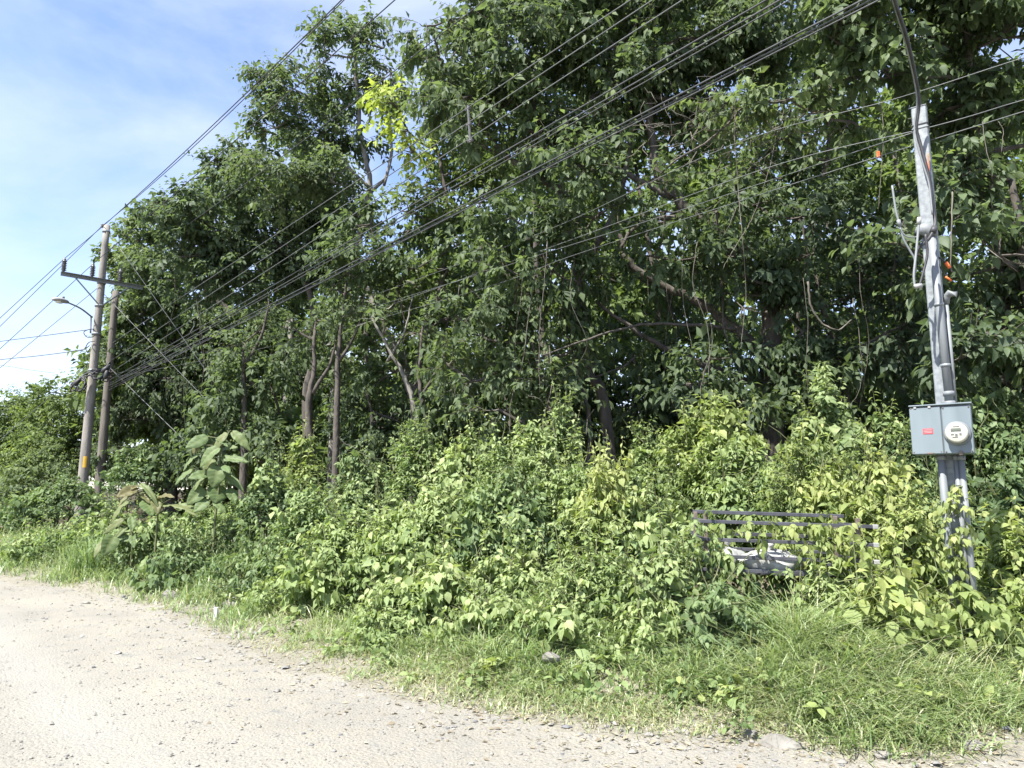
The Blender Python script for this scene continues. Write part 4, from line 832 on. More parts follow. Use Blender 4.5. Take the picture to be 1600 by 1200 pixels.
# wires that run on to the grey service pole and past it
S_TOP = at(1434, 205, 6.5)
def wire2(label, pix, ys, mat, r, name='power_line', group='thin wires running past the service pole'):
    P = dense([at(p[0], p[1], y) for p, y in zip(pix, ys)], 8); g = Geo(); g.tube(P, r, 5); o = link(name, g.mesh(name, True), mat); tag(o, label, 'wire', group)
wire2('thin wire ending on the band at the top of the service pole', [(176, 585), (420, 527), (712, 440), (837, 400), (997, 350), (1200, 283), (1430, 206)], [23.6, 17.5, 12.8, 11.4, 9.8, 8.1, 6.52], M_WIRE, .0042)
wire2('thin wire just under the one tied to the service pole top', [(176, 590), (430, 540), (740, 455), (893, 400), (1200, 300), (1400, 236), (1600, 174), (1900, 80)], [23.6, 17.4, 12.5, 10.9, 8.1, 6.9, 6.0, 4.9], M_WIRE, .0042)
wire2('thin wire passing behind the service pole above its band', [(560, 470), (850, 362), (1137, 229), (1400, 154), (1600, 90), (1900, 0)], [15.5, 11.6, 9.2, 7.7, 6.8, 5.8], M_WIRE, .0042)
wire2('thin wire passing behind the service pole and out to the right', [(600, 480), (900, 372), (1200, 262), (1460, 197), (1600, 156), (1900, 70)], [15., 11.3, 8.9, 7.5, 6.8, 5.7], M_WIRE, .005)
# thin slack lines left of the poles
for lab, pix, yy in (('slack black line reaching the concrete pole under the lamp arm', [(-140, 552), (0, 533.5), (80, 523), (147, 514)], (27, 25, 24, 22.85)), ('slack thin line meeting the concrete pole at the lower curl', [(-140, 578), (0, 562), (60, 556), (125, 547), (140, 540)], (27, 25, 24, 23, 22.85)), ('faintest slack line low over the far trees', [(-140, 560), (0, 571), (40, 577), (85, 583)], (32, 32, 32, 32))):
    wire2(lab, pix, yy, M_WIRE_DK, .013 if yy[0] < 30 else .009, group='slack lines left of the poles')
# guy wires
for lab, pix, yy in (('long guy wire slanting from the concrete pole top into the trees', [(169, 362), (245, 475), (330, 598), (400, 690)], (23, 24, 25, 25.8)), ('second guy wire slanting from below the crossarm', [(163, 460), (215, 520), (287, 600), (390, 695)], (23.1, 23.6, 24.3, 25.2)), ('guy wire slanting down from the cable bundle', [(172, 575), (230, 632), (300, 700)], (23.8, 24.2, 24.7))):
    P = np.array([at(p[0], p[1], y - 3.2 * i / (len(pix) - 1)) for i, (p, y) in enumerate(zip(pix, yy))]); P = np.array([P[0] + (P[-1] - P[0]) * t for t in np.linspace(0, 1, 8)])
    g = Geo(); g.tube(P, .008, 5); o = link('guy_wire', g.mesh('guy_wire', True), M_WIRE); tag(o, lab, 'guy wire', 'guy wires of the utility poles')
# spacer between the three pale wires
sa, sc = plane_hit(731, 170, C1, UDIR), plane_hit(735, 220, C3, UDIR)
o = empty('wire_spacer', sa, 'grey spacer bar holding the three pale wires apart', 'wire spacer'); g = Geo(); g.tube(local([sa + np.array([0, 0, .05]), sc - np.array([0, 0, .03])], o), .020, 6); link('spacer_bar', g.mesh('spacer_bar'), M_CERAM, o)
for q in (sa, (sa + sc) / 2, sc):
    g = Geo(); g.tube(local([q - UDIR * .05, q + UDIR * .05], o), .024, 6); link('wire_clip', g.mesh('wire_clip'), M_CERAM, o)
p0 = plane_hit(303, 502, CA, UDIR)
o = empty('dangling_tie', p0, 'short pale tie dangling from the telephone cables', 'cable tie'); g = Geo(); g.tube(local([p0, p0 + np.array([.02, 0, -.12]), p0 + np.array([-.12, .1, -.27])], o), .012, 5); link('tie_strip', g.mesh('tie_strip'), M_WIRE, o)
q = at(1372, 237, 7.15); o = empty('orange_marker', q, 'small orange tag clipped on a thin wire left of the service pole', 'wire tag'); g = Geo(); g.box((0, 0, -.03), (.035, .02, .07), bev=.006); link('tag_body', g.mesh('tag_body'), M_ORANGE, o)
g = Geo(); g.tube([(0, 0, .0), (0, 0, .035)], .005, 5); link('clip', g.mesh('clip'), M_WIRE, o)

# ================================================================== SERVICE POLE, METER BOX (right)
YS = 6.5; TH = math.radians(-36)
S0, S1 = at(1503, 950, YS), at(1436, 170, YS)
ez = unit(S1 - S0); ex = np.array([math.cos(TH), math.sin(TH), 0]); ex = unit(ex - ez * (ex @ ez)); ey = np.cross(ez, ex)
FR = Matrix(np.column_stack([ex, ey, ez]).tolist()).to_4x4(); FR.translation = Vector(S0)
R3 = np.column_stack([ex, ey, ez])
def loc_(px, py, d=0.):
    """pixel -> (x, z) in the pole's own frame on the plane y = d"""
    r = ray(px, py); o = S0 + ey * d; t = ((o - CAM) @ ey) / (r @ ey); q = R3.T @ (CAM + r * t - S0); return q[0], q[2]
def lp(px, py, d): x, z = loc_(px, py, d); return np.array([x, d, z])
post = bpy.data.objects.new('service_pole', None); COL.objects.link(post); post.matrix_world = FR
tag(post, 'square galvanised service pole leaning left, carrying the meter box', 'service pole')
zt = loc_(1436, 170)[1]; zb = -.75
hw_ = .062
g = Geo(); g.box((0, 0, (zt + zb) / 2), (2 * hw_, .10, zt - zb), bev=.008); link('post', g.mesh('post'), M_GALV, post)
g = Geo(); g.box((0, 0, zt + .004), (2 * hw_ + .006, .106, .008), bev=.002); link('post_cap', g.mesh('post_cap'), M_GALV, post)
zc = loc_(1430, 205)[1]
for dz in (0, .035):
    g = Geo(); g.box((0, 0, zc + dz), (2 * hw_ + .012, .112, .012), bev=.002); link('strap', g.mesh('strap'), M_BLACK if dz else M_CONDUIT, post)
zbt, zbb = loc_(1470, 634, -.2)[1], loc_(1478, 712, -.2)[1]
# riser conduit with its weatherhead
c0, c1 = lp(1450, 372, -.085), lp(1489, 640, -.085); c0[0] = hw_ * .35; c1[0] = hw_ * .8
g = Geo(); g.tube([c1 - [0, 0, .05], c0], .034, 12); link('riser_conduit', g.mesh('riser_conduit', True), M_CONDUIT, post)
for f in (.035, .09):
    q = c1 + (c0 - c1) * f; g = Geo(); g.lathe([(.034, -.02), (.045, -.02), (.045, .02), (.034, .02)], q, unit(c0 - c1), 14); link('coupling', g.mesh('coupling', True), M_CONDUIT, post)
g = Geo(); n = 12; hd_ = []
for a, r_, dx in zip(np.linspace(0, 150, 7), (.046, .056, .064, .068, .066, .058, .04), range(7)):
    t = math.radians(a); cc_ = c0 + np.array([-.055 * (1 - math.cos(t)), 0, .07 * math.sin(t) + .01]); e1 = np.array([math.cos(t), 0, math.sin(t)])
    hd_.append([cc_ + r_ * (math.cos(p) * e1 + math.sin(p) * np.array([0, 1, 0])) for p in np.linspace(0, 2 * math.pi, n + 1)[:-1]])
hd_ = np.array(hd_).reshape(-1, 3); g.add(hd_, [(i * n + j, i * n + (j + 1) % n, (i + 1) * n + (j + 1) % n, (i + 1) * n + j) for i in range(6) for j in range(n)] + [tuple(range(n - 1, -1, -1)), tuple(range(6 * n, 7 * n))])
wh = link('weatherhead', g.mesh('weatherhead', True), M_CONDUIT, post)
g = Geo(); t = math.radians(150); g.lathe([(.045, 0), (.03, .006)], hd_[-n:].mean(0) + np.array([-.004, 0, -.006]), (-.5, 0, -.86), 12); link('cable_entry', g.mesh('cable_entry'), M_BLACK, wh)
for f in (.25, .6):
    q = c1 + (c0 - c1) * f; g = Geo(); g.lathe([(.0345, -.012), (.040, -.012), (.040, .012), (.0345, .012)], q, unit(c0 - c1), 14); link('pipe_clamp', g.mesh('pipe_clamp', True), M_GALV, post)
# thin conduit with a small weatherhead, right
d0, d1 = lp(1478, 470, -.02), lp(1496, 640, -.02); d0[0] = hw_ + .022; d1[0] = hw_ + .022
g = Geo(); g.tube([d1 - [0, 0, .1], d0], .017, 10); link('thin_conduit', g.mesh('thin_conduit', True), M_CONDUIT, post)
g = Geo(); g.tube([d0 - [0, 0, .03], d0 + [0, 0, .03], d0 + [.03, -.005, .06], d0 + [.085, -.01, .045]], [.024, .034, .036, .028], 10); link('small_weatherhead', g.mesh('small_weatherhead', True), M_CONDUIT, post)
# conduits below the box
for px0, px1, r, d in ((1469.5, 1490, .031, -.11), (1493, 1512, .022, -.085), (1501, 1523, .024, -.10)):
    a, b = lp(px0, 706, d), lp(px1, 925, d); b = a + (b - a) * 1.35; b[0] = a[0] + (b[0] - a[0]) * .6
    g = Geo(); g.tube([a, b], r, 12); link('conduit', g.mesh('conduit', True), M_CONDUIT, post)
    g = Geo(); g.lathe([(r, -.02), (r + .008, -.02), (r + .008, .02), (r, .02)], a - [0, 0, .05], (0, 0, 1), 12); link('conduit_fitting', g.mesh('conduit_fitting', True), M_CONDUIT, post)

box = bpy.data.objects.new('meter_box', None); COL.objects.link(box); box.matrix_world = FR
tag(box, 'grey steel electricity meter box with a round meter, mounted on the service pole', 'meter box')
BX0, BX1 = loc_(1423, 672, -.24)[0], loc_(1519, 668, -.24)[0]
ztp = (loc_(1423, 634, -.24)[1] + loc_(1518, 629, -.24)[1]) / 2; zbo = (loc_(1428, 711, -.24)[1] + loc_(1526, 710, -.24)[1]) / 2
bw, bh, cx, cz = BX1 - BX0, ztp - zbo, (BX0 + BX1) / 2, (ztp + zbo) / 2
yb, yf = -.062, -.24
g = Geo(); g.box((cx, (yb + yf + .02) / 2, cz), (bw - .012, yb - yf - .02, bh - .012), bev=.006); link('enclosure', g.mesh('enclosure'), M_BOX, box)
g = Geo(); g.box((cx + .004, (yb + yf) / 2 - .006, ztp - .003), (bw + .014, yb - yf + .02, .012), bev=.003); link('top_flange', g.mesh('top_flange'), M_BOX, box)
xs_ = BX0 + bw * .525
dl = g = Geo(); g.box(((BX0 + xs_ - .004) / 2, yf + .006, cz - .006), (xs_ - .004 - BX0, .022, bh - .03), bev=.005); door = link('left_door', g.mesh('left_door'), M_BOX, box)
g = Geo(); g.box(((BX1 + xs_ + .004) / 2, yf + .008, cz - .006), (BX1 - xs_ - .004, .018, bh - .03), bev=.005); cover = link('meter_cover', g.mesh('meter_cover'), M_BOX, box)
g = Geo(); g.box((xs_, yf + .012, cz - .006), (.008, .01, bh - .034)); link('door_gap', g.mesh('door_gap'), M_BOXD, box)
for fx in (.1, .34):
    g = Geo(); g.box((BX0 + bw * fx, yf - .006, ztp - .018), (.022, .012, .022), bev=.003); link('door_clip', g.mesh('door_clip'), M_LAMPW, door)
g = Geo(); g.box((BX0 + bw * .30, yf - .004, zbo + .014), (.05, .02, .014), bev=.003); link('latch', g.mesh('latch'), M_RUST, door)
g = Geo(); g.box((BX0 + bw * .79, yf - .006, zbo + .010), (.028, .022, .036), bev=.004); link('latch', g.mesh('latch'), M_RUST, cover)
for fx, fz, par in ((.03, .06, door), (.03, .94, door), (.48, .06, door), (.56, .06, cover), (.97, .06, cover), (.56, .92, cover), (.97, .92, cover)):
    g = Geo(); g.lathe([(.006, 0), (.006, .003), (.003, .005)], (BX0 + bw * fx, yf - .003, zbo + bh * fz), (0, -1, 0), 8); link('screw', g.mesh('screw'), M_RUST, par)
lx, lz = loc_(1450, 674, -.245)
lab = Geo(); lab.box((lx, yf - .0065, lz), (.075, .002, .046)); rl = link('warning_label', lab.mesh('warning_label'), M_RED, box)
for dz, ww in ((.012, .060), (.0, .064), (-.012, .056)):
    g = Geo(); g.box((lx, yf - .0082, lz + dz), (ww, .0012, .0022)); link('print_line', g.mesh('print_line'), M_WHITE, rl)
mx_, mz_ = loc_(1496, 677, -.25); mr_ = .088
mc = (mx_, yf - .002, mz_)
g = Geo(); g.lathe([(mr_ + .012, 0), (mr_ + .014, .008), (mr_ + .004, .022), (mr_ - .002, .022)], mc, (0, -1, 0), 36); link('meter_ring', g.mesh('meter_ring', True), M_CONDUIT, box)
g = Geo(); g.lathe([(mr_ - .004, .015), (mr_ - .004, .068), (mr_ - .010, .078), (mr_ - .02, .082), (.001, .084)], mc, (0, -1, 0), 36); mt = link('meter', g.mesh('meter', True), M_DIAL, box)
fy = yf - .002 - .0845
g = Geo(); g.box((mx_ - .004, fy - .002, mz_ + .026), (.074, .005, .024), bev=.002); link('display', g.mesh('display'), M_LCD, mt)
g = Geo(); g.box((mx_, fy - .001, mz_ + .052), (.05, .002, .004)); link('nameplate', g.mesh('nameplate'), M_CERAM, mt)
for i, (dx, dz, w, h) in enumerate(((-.03, -.012, .022, .010), (-.002, -.018, .018, .018), (.028, -.012, .016, .016), (-.012, -.036, .04, .004))):
    g = Geo(); g.box((mx_ + dx, fy - .001, mz_ + dz), (w, .002, h)); link('faceplate_mark', g.mesh('faceplate_mark'), M_CERAM, mt)

# loose cables at the pole top
def cable(label, pix, ys, r, mat, sleeve=(), group='loose cables on the service pole', name='service_cable'):
    P = dense([at(p[0], p[1], y) for p, y in zip(pix, ys if hasattr(ys, '__len__') else [ys] * len(pix))], 6)
    o = empty(name, P[0], label, 'cable', group); g = Geo(); g.tube(local(P, o), r, 7); link('cable', g.mesh('cable', True), mat, o)
    for i, m in sleeve:
        i = min(len(P) - 2, int(i * (len(P) - 1))); g = Geo(); d = unit(P[i + 1] - P[i]); g.tube(local([P[i] - d * .03, P[i] + d * .03], o), r * 1.9, 8); link('connector_sleeve', g.mesh('connector_sleeve', True), m, o)
yf_ = 6.36
cable('thick black service cable dropping from above onto the service pole', [(1392, -40), (1398, 0), (1417, 60), (1430, 118), (1436, 160), (1432, 200), (1440, 232), (1452, 280), (1459, 330), (1461, 352), (1452, 372), (1438, 385), (1431, 398)], [5.2, 5.4, 5.8, 6.15, 6.3, 6.36, 6.36, 6.34, 6.33, 6.3, 6.28, 6.27, 6.3], .015, M_BLACK, [(.79, M_BLACK)])
cable('grey strand twisted beside the black service cable', [(1388, -40), (1395, 0), (1413, 60), (1427, 118), (1433, 160), (1429, 195), (1433, 225), (1444, 262), (1452, 290), (1457, 335)], [5.2, 5.4, 5.8, 6.15, 6.3, 6.35, 6.35, 6.34, 6.33, 6.3], .008, M_CONDUIT)
cable('pale wire hooked out left of the weatherhead', [(1394, 290), (1400, 330), (1406, 352), (1412, 374), (1422, 392), (1430, 408), (1429, 430)], 6.25, .009, M_CONDUIT, [(.33, M_CONDUIT)])
cable('pale wire standing beside the weatherhead with a crimped end', [(1436, 345), (1434, 368), (1431, 400), (1428, 428), (1429, 446)], 6.22, .010, M_CONDUIT, [(.04, M_LAMPW)])
cable('pale jumper sagging left of the weatherhead', [(1406, 356), (1414, 368), (1427, 371), (1436, 368)], 6.24, .006, M_CONDUIT)
cable('dark lead looping up under the weatherhead', [(1446, 366), (1449, 395), (1444, 420), (1437, 445), (1434, 447)], 6.2, .011, M_BLACK, [(.97, M_LAMPW)])
cable('black wire with an orange end sticking out right of the pole', [(1463, 400), (1474, 407), (1482, 416), (1488, 426)], 6.42, .008, M_BLACK, [(.62, M_ORANGE)])
cable('thin black wire with a small orange end, lower right', [(1464, 408), (1472, 422), (1480, 434), (1491, 441)], 6.42, .005, M_BLACK, [(.75, M_ORANGE)])
cable('orange wire running down the right face of the pole', [(1450, 240), (1451, 262), (1455, 300), (1460, 345)], 6.40, .006, M_ORANGE)

# ================================================================== SLATTED RACK WITH BAGS
YR = 7.0
ra, rb = at(1090, 818, YR), at(1352, 825, 6.88)
rx_ = unit((rb - ra) * np.array([1, 1, 0])); rx_ = unit(rx_ + np.array([0, 0, -.030])); RL = np.linalg.norm((rb - ra)[:2]); ry_ = np.array([-rx_[1], rx_[0], 0])
FRk = Matrix(np.column_stack([rx_, ry_, np.cross(rx_, ry_)]).tolist()).to_4x4(); FRk.translation = Vector([ra[0], ra[1], gz(ra[0], ra[1])])
rack = bpy.data.objects.new('slatted_rack', None); COL.objects.link(rack); rack.matrix_world = FRk
tag(rack, 'dark steel slatted rubbish rack half buried in creepers', 'rack')
zr = [at(1100, p, YR)[2] - FRk.translation[2] for p in (814, 842, 868, 889)]
RD = .62
for k, z in enumerate(zr):
    tl = -.012 * (k + 1)
    g = Geo(); g.box((RL / 2, -.016, z), (RL + .06, .03, .032), bev=.003); link('front_rail', g.mesh('front_rail'), M_RACK, rack)
    g = Geo(); g.box((RL + .055, -.016, z), (.05, .032, .040), bev=.004); link('rail_end', g.mesh('rail_end'), M_LAMPW if k != 3 else M_RACK, rack)
    for x in (.03, RL - .06):
        g = Geo(); g.box((x, RD / 2, z + .004), (.03, RD - .004, .03), bev=.003); link('side_rail', g.mesh('side_rail'), M_RACK, rack)
    if k == 0: continue
    g = Geo(); g.box((RL / 2, RD + .016, z + .03), (RL, .03, .036), bev=.003); link('rear_rail', g.mesh('rear_rail'), M_RACK, rack)
ztop = at(1235, 799, YR + RD)[2] - FRk.translation[2]
g = Geo(); g.box((RL / 2 + .02, RD + .018, ztop), (RL - .02, .035, .036), bev=.004); link('top_rail', g.mesh('top_rail'), M_RACK, rack)
for x in (.05, RL - .085):
    for y in (.017, RD - .015):
        h = zr[0] + .07 if y < .1 else ztop; g = Geo(); g.box((x, y, (h - .1) / 2), (.036, .036, h + .1), bev=.004); link('leg', g.mesh('leg'), M_RUST, rack)
for k in range(7):
    g = Geo(); g.box((RL / 2 + .0, .05 + k * (RD - .1) / 6, zr[3] - .026), (RL, .05, .014), bev=.002); link('floor_slat', g.mesh('floor_slat'), M_RACK, rack)
def bag(label, x, y, rxx, ryy, rzz, mat, seed):
    zb_ = zr[3] - .019
    n1, n2 = 22, 14; r = np.random.default_rng(seed); f = r.uniform(0, 6, 6); V = []
    for i in range(n2 + 1):
        v = math.pi * i / n2
        for j in range(n1):
            u = 2 * math.pi * j / n1
            m = 1 + .10 * math.sin(3 * u + f[0] + 2 * v) + .08 * math.sin(5 * u - 3 * v + f[1]) + .05 * math.sin(9 * u + 7 * v + f[2]) + r.uniform(-.03, .03)
            z = math.cos(v); V.append((rxx * m * math.sin(v) ** .7 * math.cos(u), ryy * m * math.sin(v) ** .7 * math.sin(u), rzz * max(-.8, z * m) + rzz * .8))
    o = bpy.data.objects.new('rubbish_bag', None); COL.objects.link(o); o.matrix_world = FRk @ Matrix.Translation((x, y, zb_)); tag(o, label, 'bag', 'rubbish bags in the rack')
    g = Geo(); g.add(V, [(i * n1 + j, (i + 1) * n1 + j, (i + 1) * n1 + (j + 1) % n1, i * n1 + (j + 1) % n1) for i in range(n2) for j in range(n1)]); link('bag_body', g.mesh('bag_body', True), mat, o)
    g = Geo(); g.lathe([(.03, 0), (.014, .02), (.03, .05), (.045, .08), (.02, .085)], (0, 0, rzz * 1.74), (.2, 0, 1), 9); link('knot', g.mesh('knot', True), mat, o)
bag('crumpled white rubbish bag lying in the middle of the rack', .66, .20, .28, .18, .105, M_BAGW, 3)
bag('small white rubbish bag at the left end of the rack, behind the green one', .30, .36, .18, .15, .11, M_BAGW, 5)
bag('green rubbish bag at the left end of the rack', .17, .15, .13, .12, .085, M_BAGG, 9)

def climber(label, pts, sd, n, leaf, tint, mat, droop=1.1, ratio=.6, ln=.22):
    P = np.array([pts[RNG.integers(len(pts))] + RNG.normal(0, 1, 3) * sd for _ in range(n)]); o = empty('climbing_creeper', P[0], label, 'creeper', 'creepers climbing over the rack and the service pole')
    lv = Leaves(); d = RNG.normal(0, .8, (n, 3)); d[:, 1] -= .35; lv.sprigs(P, d, RNG.uniform(.5, 1.3, n) * ln, 7, leaf, ratio, tint + RNG.normal(0, .1, n), T6, droop=droop, sag=.6, twig=.0035)
    link('leaves', lv.mesh('leaves', o), mat, o, 'stuff'); link('stems', lv.twig_mesh('stems', o), M_STEM, o, 'stuff')
RK = np.array(FRk)
def rk(x, y, z): return (RK @ np.array([x, y, z, 1.]))[:3]
climber('creeper strung along the upper front rail of the rack', [rk(x, -.05, zr[0] - .04) for x in np.linspace(.1, RL - .1, 14)], (.06, .03, .03), 20, .085, .72, M_VINE)
climber('creeper hanging over the left end of the rack', [rk(x, -.04, z) for x in (-.04, .05, .16) for z in np.linspace(zr[3], zr[0], 5)], (.07, .05, .05), 34, .08, .6, M_BUSH)
climber('thick creeper on the right half of the rack', [rk(x, -.05, z) for x in np.linspace(.95, RL + .05, 8) for z in np.linspace(zr[3] - .05, zr[1] + .02, 6)], (.06, .05, .05), 34, .09, .62, M_VINE)
climber('creeper along the bottom rail of the rack', [rk(x, -.04, zr[3] - .03) for x in np.linspace(.05, RL, 14)], (.06, .04, .05), 26, .085, .6, M_BUSH)
climber('creeper filling the back of the rack behind the bags', [rk(x, RD * .7, z) for x in np.linspace(.1, RL, 12) for z in np.linspace(zr[3] + .1, zr[0] - .02, 4)], (.08, .08, .05), 60, .09, .6, M_VINE)
climber('creeper with yellowing leaves twining up the conduits of the service pole', [S0 + ex * x - ey * .13 + ez * z for x in (-.02, .03, .08) for z in np.linspace(-.2, .95, 12)], (.02, .02, .03), 52, .075, .75, M_VINE, ln=.14)
climber('leafy creeper burying the foot of the service pole', [S0 + ex * x - ey * .2 + ez * z for x in np.linspace(-.3, .3, 6) for z in np.linspace(-.45, .12, 6)], (.06, .06, .05), 70, .11, .6, M_VINE)
climber('dim creeper hanging in the shade beneath the rack', [rk(x, .25, zr[3] - .2) for x in np.linspace(.1, RL - .1, 10)], (.08, .12, .12), 70, .10, .35, M_BUSH_DARK)

# ================================================================== ROCKS, STAKE
def rock(label, px, py, wpx, hpx, seed, flat=.5, z_off=0., group='rocks along the verge'):
    r = ray(px, py); y = 5.0
    for _ in range(12): p = at(px, py, y); y = y + (p[2] - gz(p[0], p[1])) * (y / max(.25, 1.6 - p[2])) * .6
    p = at(px, py, y); rg = np.random.default_rng(seed); w = wpx / F_PX * y / 2; h = hpx / F_PX * y / 1.6
    n1, n2 = 14, 9; V = []; f = rg.uniform(0, 6, 6); pl = [(unit(rg.normal(size=3)), rg.uniform(.6, .85)) for _ in range(9)]
    for i in range(n2 + 1):
        v = math.pi * i / n2
        for j in range(n1):
            u = 2 * math.pi * j / n1; d = np.array([math.sin(v) * math.cos(u), math.sin(v) * math.sin(u), math.cos(v)]); k = 1.
            for nn, c in pl:
                q = d @ nn
                if q > .05: k = min(k, c / q)
            k *= 1 + .05 * math.sin(4 * u + f[0]) * math.sin(3 * v + f[1]) + rg.uniform(-.02, .02); V.append(d * k * np.array([w, w * .7, h]))
    g = Geo(); g.add(V, [(i * n1 + j, (i + 1) * n1 + j, (i + 1) * n1 + (j + 1) % n1, i * n1 + (j + 1) % n1) for i in range(n2) for j in range(n1)])
    o = link('rock', g.mesh('rock'), M_ROCK); o.location = Vector(p + np.array([0, 0, h * .25 + z_off])); o.rotation_euler = (0, rg.uniform(-.1, .15), rg.uniform(-.5, .5)); tag(o, label, 'rock', group); return p
rock('long flat pale rock on the bare edge of the gravel', 1221, 1168, 62, 26, 4)
rock('whitish rock in the dry grass above the long flat one', 1150, 1097, 34, 20, 8)
rock('small pale stone left of the long flat rock', 1172, 1150, 24, 14, 12)
rock('buff rock at the top of the earth bank under the drooping bush', 224, 921, 40, 18, 15)
rock('grey slab leaning on the earth bank', 268, 935, 34, 18, 21)
rock('low stone where the bank meets the grass, by the pale stake', 362, 947, 36, 20, 24)
rock('stone half hidden in the front grass, middle', 862, 1030, 30, 16, 29)
rock('pale stone flush in the gravel at the lower right', 1380, 1182, 26, 12, 33)
rock('knobbly stone at the right end of the gravel', 1520, 1168, 40, 14, 35)
p = at(338, 950, 9.9); z0 = gz(p[0], p[1]); o = empty('stake', (p[0], p[1], z0), 'short broken white stake at the foot of the earth bank', 'stake')
g = Geo(); g.box((0, 0, .06), (.05, .04, .2), bev=.006); link('stake_body', g.mesh('stake_body'), M_WHITE, o)

# ================================================================== LIANAS
k = 0
def liana(label, pix, y, r=.012, group='bare vines hanging from the canopy'):
    P = dense([at(p[0], p[1], y + random.uniform(-.15, .15)) for p in pix], 6, .004); r = r * .6; g = Geo(); g.tube(P, np.linspace(r, r * .6, len(P)), 5)
    o = link('hanging_vine', g.mesh('hanging_vine', True), M_LIANA); tag(o, label, 'vine', group)
liana('long pale vine hanging straight down below the bright arching branch', [(1152, 130), (1148, 210), (1153, 290), (1160, 370), (1165, 450), (1158, 545)], 10.6)
liana('pale vine looping to the right of the long straight one', [(1215, 205), (1200, 270), (1180, 330), (1162, 365), (1140, 400), (1130, 420)], 10.6)
liana('short forked vine end hanging left of the long straight one', [(1150, 325), (1140, 350), (1128, 372)], 10.55, .008)
liana('curving vine on the far right against broad leaves', [(1535, 190), (1540, 230), (1548, 262), (1551, 285)], 9.2, .008)
liana('hooked vine beside the service pole on the right', [(1560, 190), (1568, 205), (1565, 235), (1566, 250)], 9.2, .008)
liana('vine dropping behind the service pole to the shaded gap', [(1375, 150), (1380, 200), (1378, 250), (1372, 330)], 10, .010)
liana('thin stem rising behind the service pole on its right', [(1488, 300), (1487, 360), (1486, 420)], 9, .018)
liana('dead forked twig sticking out right of the service pole', [(1545, 390), (1565, 405), (1590, 425)], 9, .012)
liana('pair of vines hanging into the middle gap, left one', [(835, 430), (825, 500), (818, 560), (800, 620), (795, 680)], 11.8)
liana('pair of vines hanging into the middle gap, right one', [(858, 540), (862, 600), (850, 650)], 11.8)
liana('thin pale stem curving above the tallest middle bush', [(868, 690), (862, 655), (845, 625), (825, 618)], 9.6, .008)
liana('hooked pale stem in the dark beside the leaning trunk', [(916, 680), (918, 655), (928, 640)], 10.5, .008)
liana('dry pale stalk leaning out left of the upright shrub', [(575, 715), (555, 700), (535, 690), (520, 670)], 11.2, .010)
liana('bent stem curving down right of the thick trunk', [(1262, 440), (1268, 480), (1285, 505), (1310, 515), (1330, 500)], 11, .03)
N0 = 0
for i in range(24):
    px = random.choice([random.uniform(260, 480), random.uniform(700, 1000), random.uniform(1000, 1420), random.uniform(1150, 1420)]); top = random.uniform(330, 480); y = 20 if px < 480 else 11.5
    liana('thin bare vine hanging among many in the dark under the canopy', [(px, top), (px + random.uniform(-14, 14), top + 70), (px + random.uniform(-20, 20), top + 140), (px + random.uniform(-24, 24), top + random.uniform(180, 260))], y + random.uniform(-1, 1.5), random.uniform(.006, .014), group='thin bare vines in the shade')
lv = Geo(); o = empty('dead_twig_tangle', at(1120, 190, 11.2), 'tangle of dead grey twigs caught in the canopy above the massive limb', 'dead twigs')
for i in range(170):
    a = at(random.gauss(1130, 75), random.gauss(205, 38), 11.2 + random.uniform(-.6, .6)); d = np.array([random.gauss(0, 1), random.gauss(0, .5), random.gauss(-.25, .7)]); d /= np.linalg.norm(d); L = random.uniform(.25, .75)
    lv.tube(local(curve(a, a + d * L, 5, .25, .3), o), np.linspace(.007, .003, 5), 3, False)
me = lv.mesh('dead_twigs'); link('dead_twigs', me, M_LIANA, o, 'stuff')

# ================================================================== GRASS, WEEDS, LITTER, LOOSE STONES
def blades(P, H, lean, W, tint):
    """bent tapering grass blades, 5 triangles each"""
    n = len(P); a = RNG.uniform(0, 2 * math.pi, n); d = np.stack([np.cos(a), np.sin(a), 0 * a], 1); up = np.array([0, 0, 1.]); b = np.stack([-np.sin(a), np.cos(a), 0 * a], 1)
    b = unit(b + RNG.normal(0, .5, b.shape) * np.array([1, 1, 0]))
    ctr = [(0, 0, 1.), (.22, .42, .95), (.62, .78, .7), (1.0, .86, .0)]
    V = []
    for (o_, z, w) in ctr:
        c = P + d * (lean * H * o_)[:, None] + up * (H * z * (1 - .25 * lean * o_))[:, None]
        V += [c - b * (W * w * .5)[:, None], c + b * (W * w * .5)[:, None]] if w > 0 else [c]
    V = np.stack(V, 1); f = np.array([(0, 1, 3), (0, 3, 2), (2, 3, 5), (2, 5, 4), (4, 5, 6)])
    F = (f[None] + (np.arange(n) * 7)[:, None, None]).reshape(-1, 3)
    return V.reshape(-1, 3), F, np.repeat(np.clip(tint, 0, 1), 7)
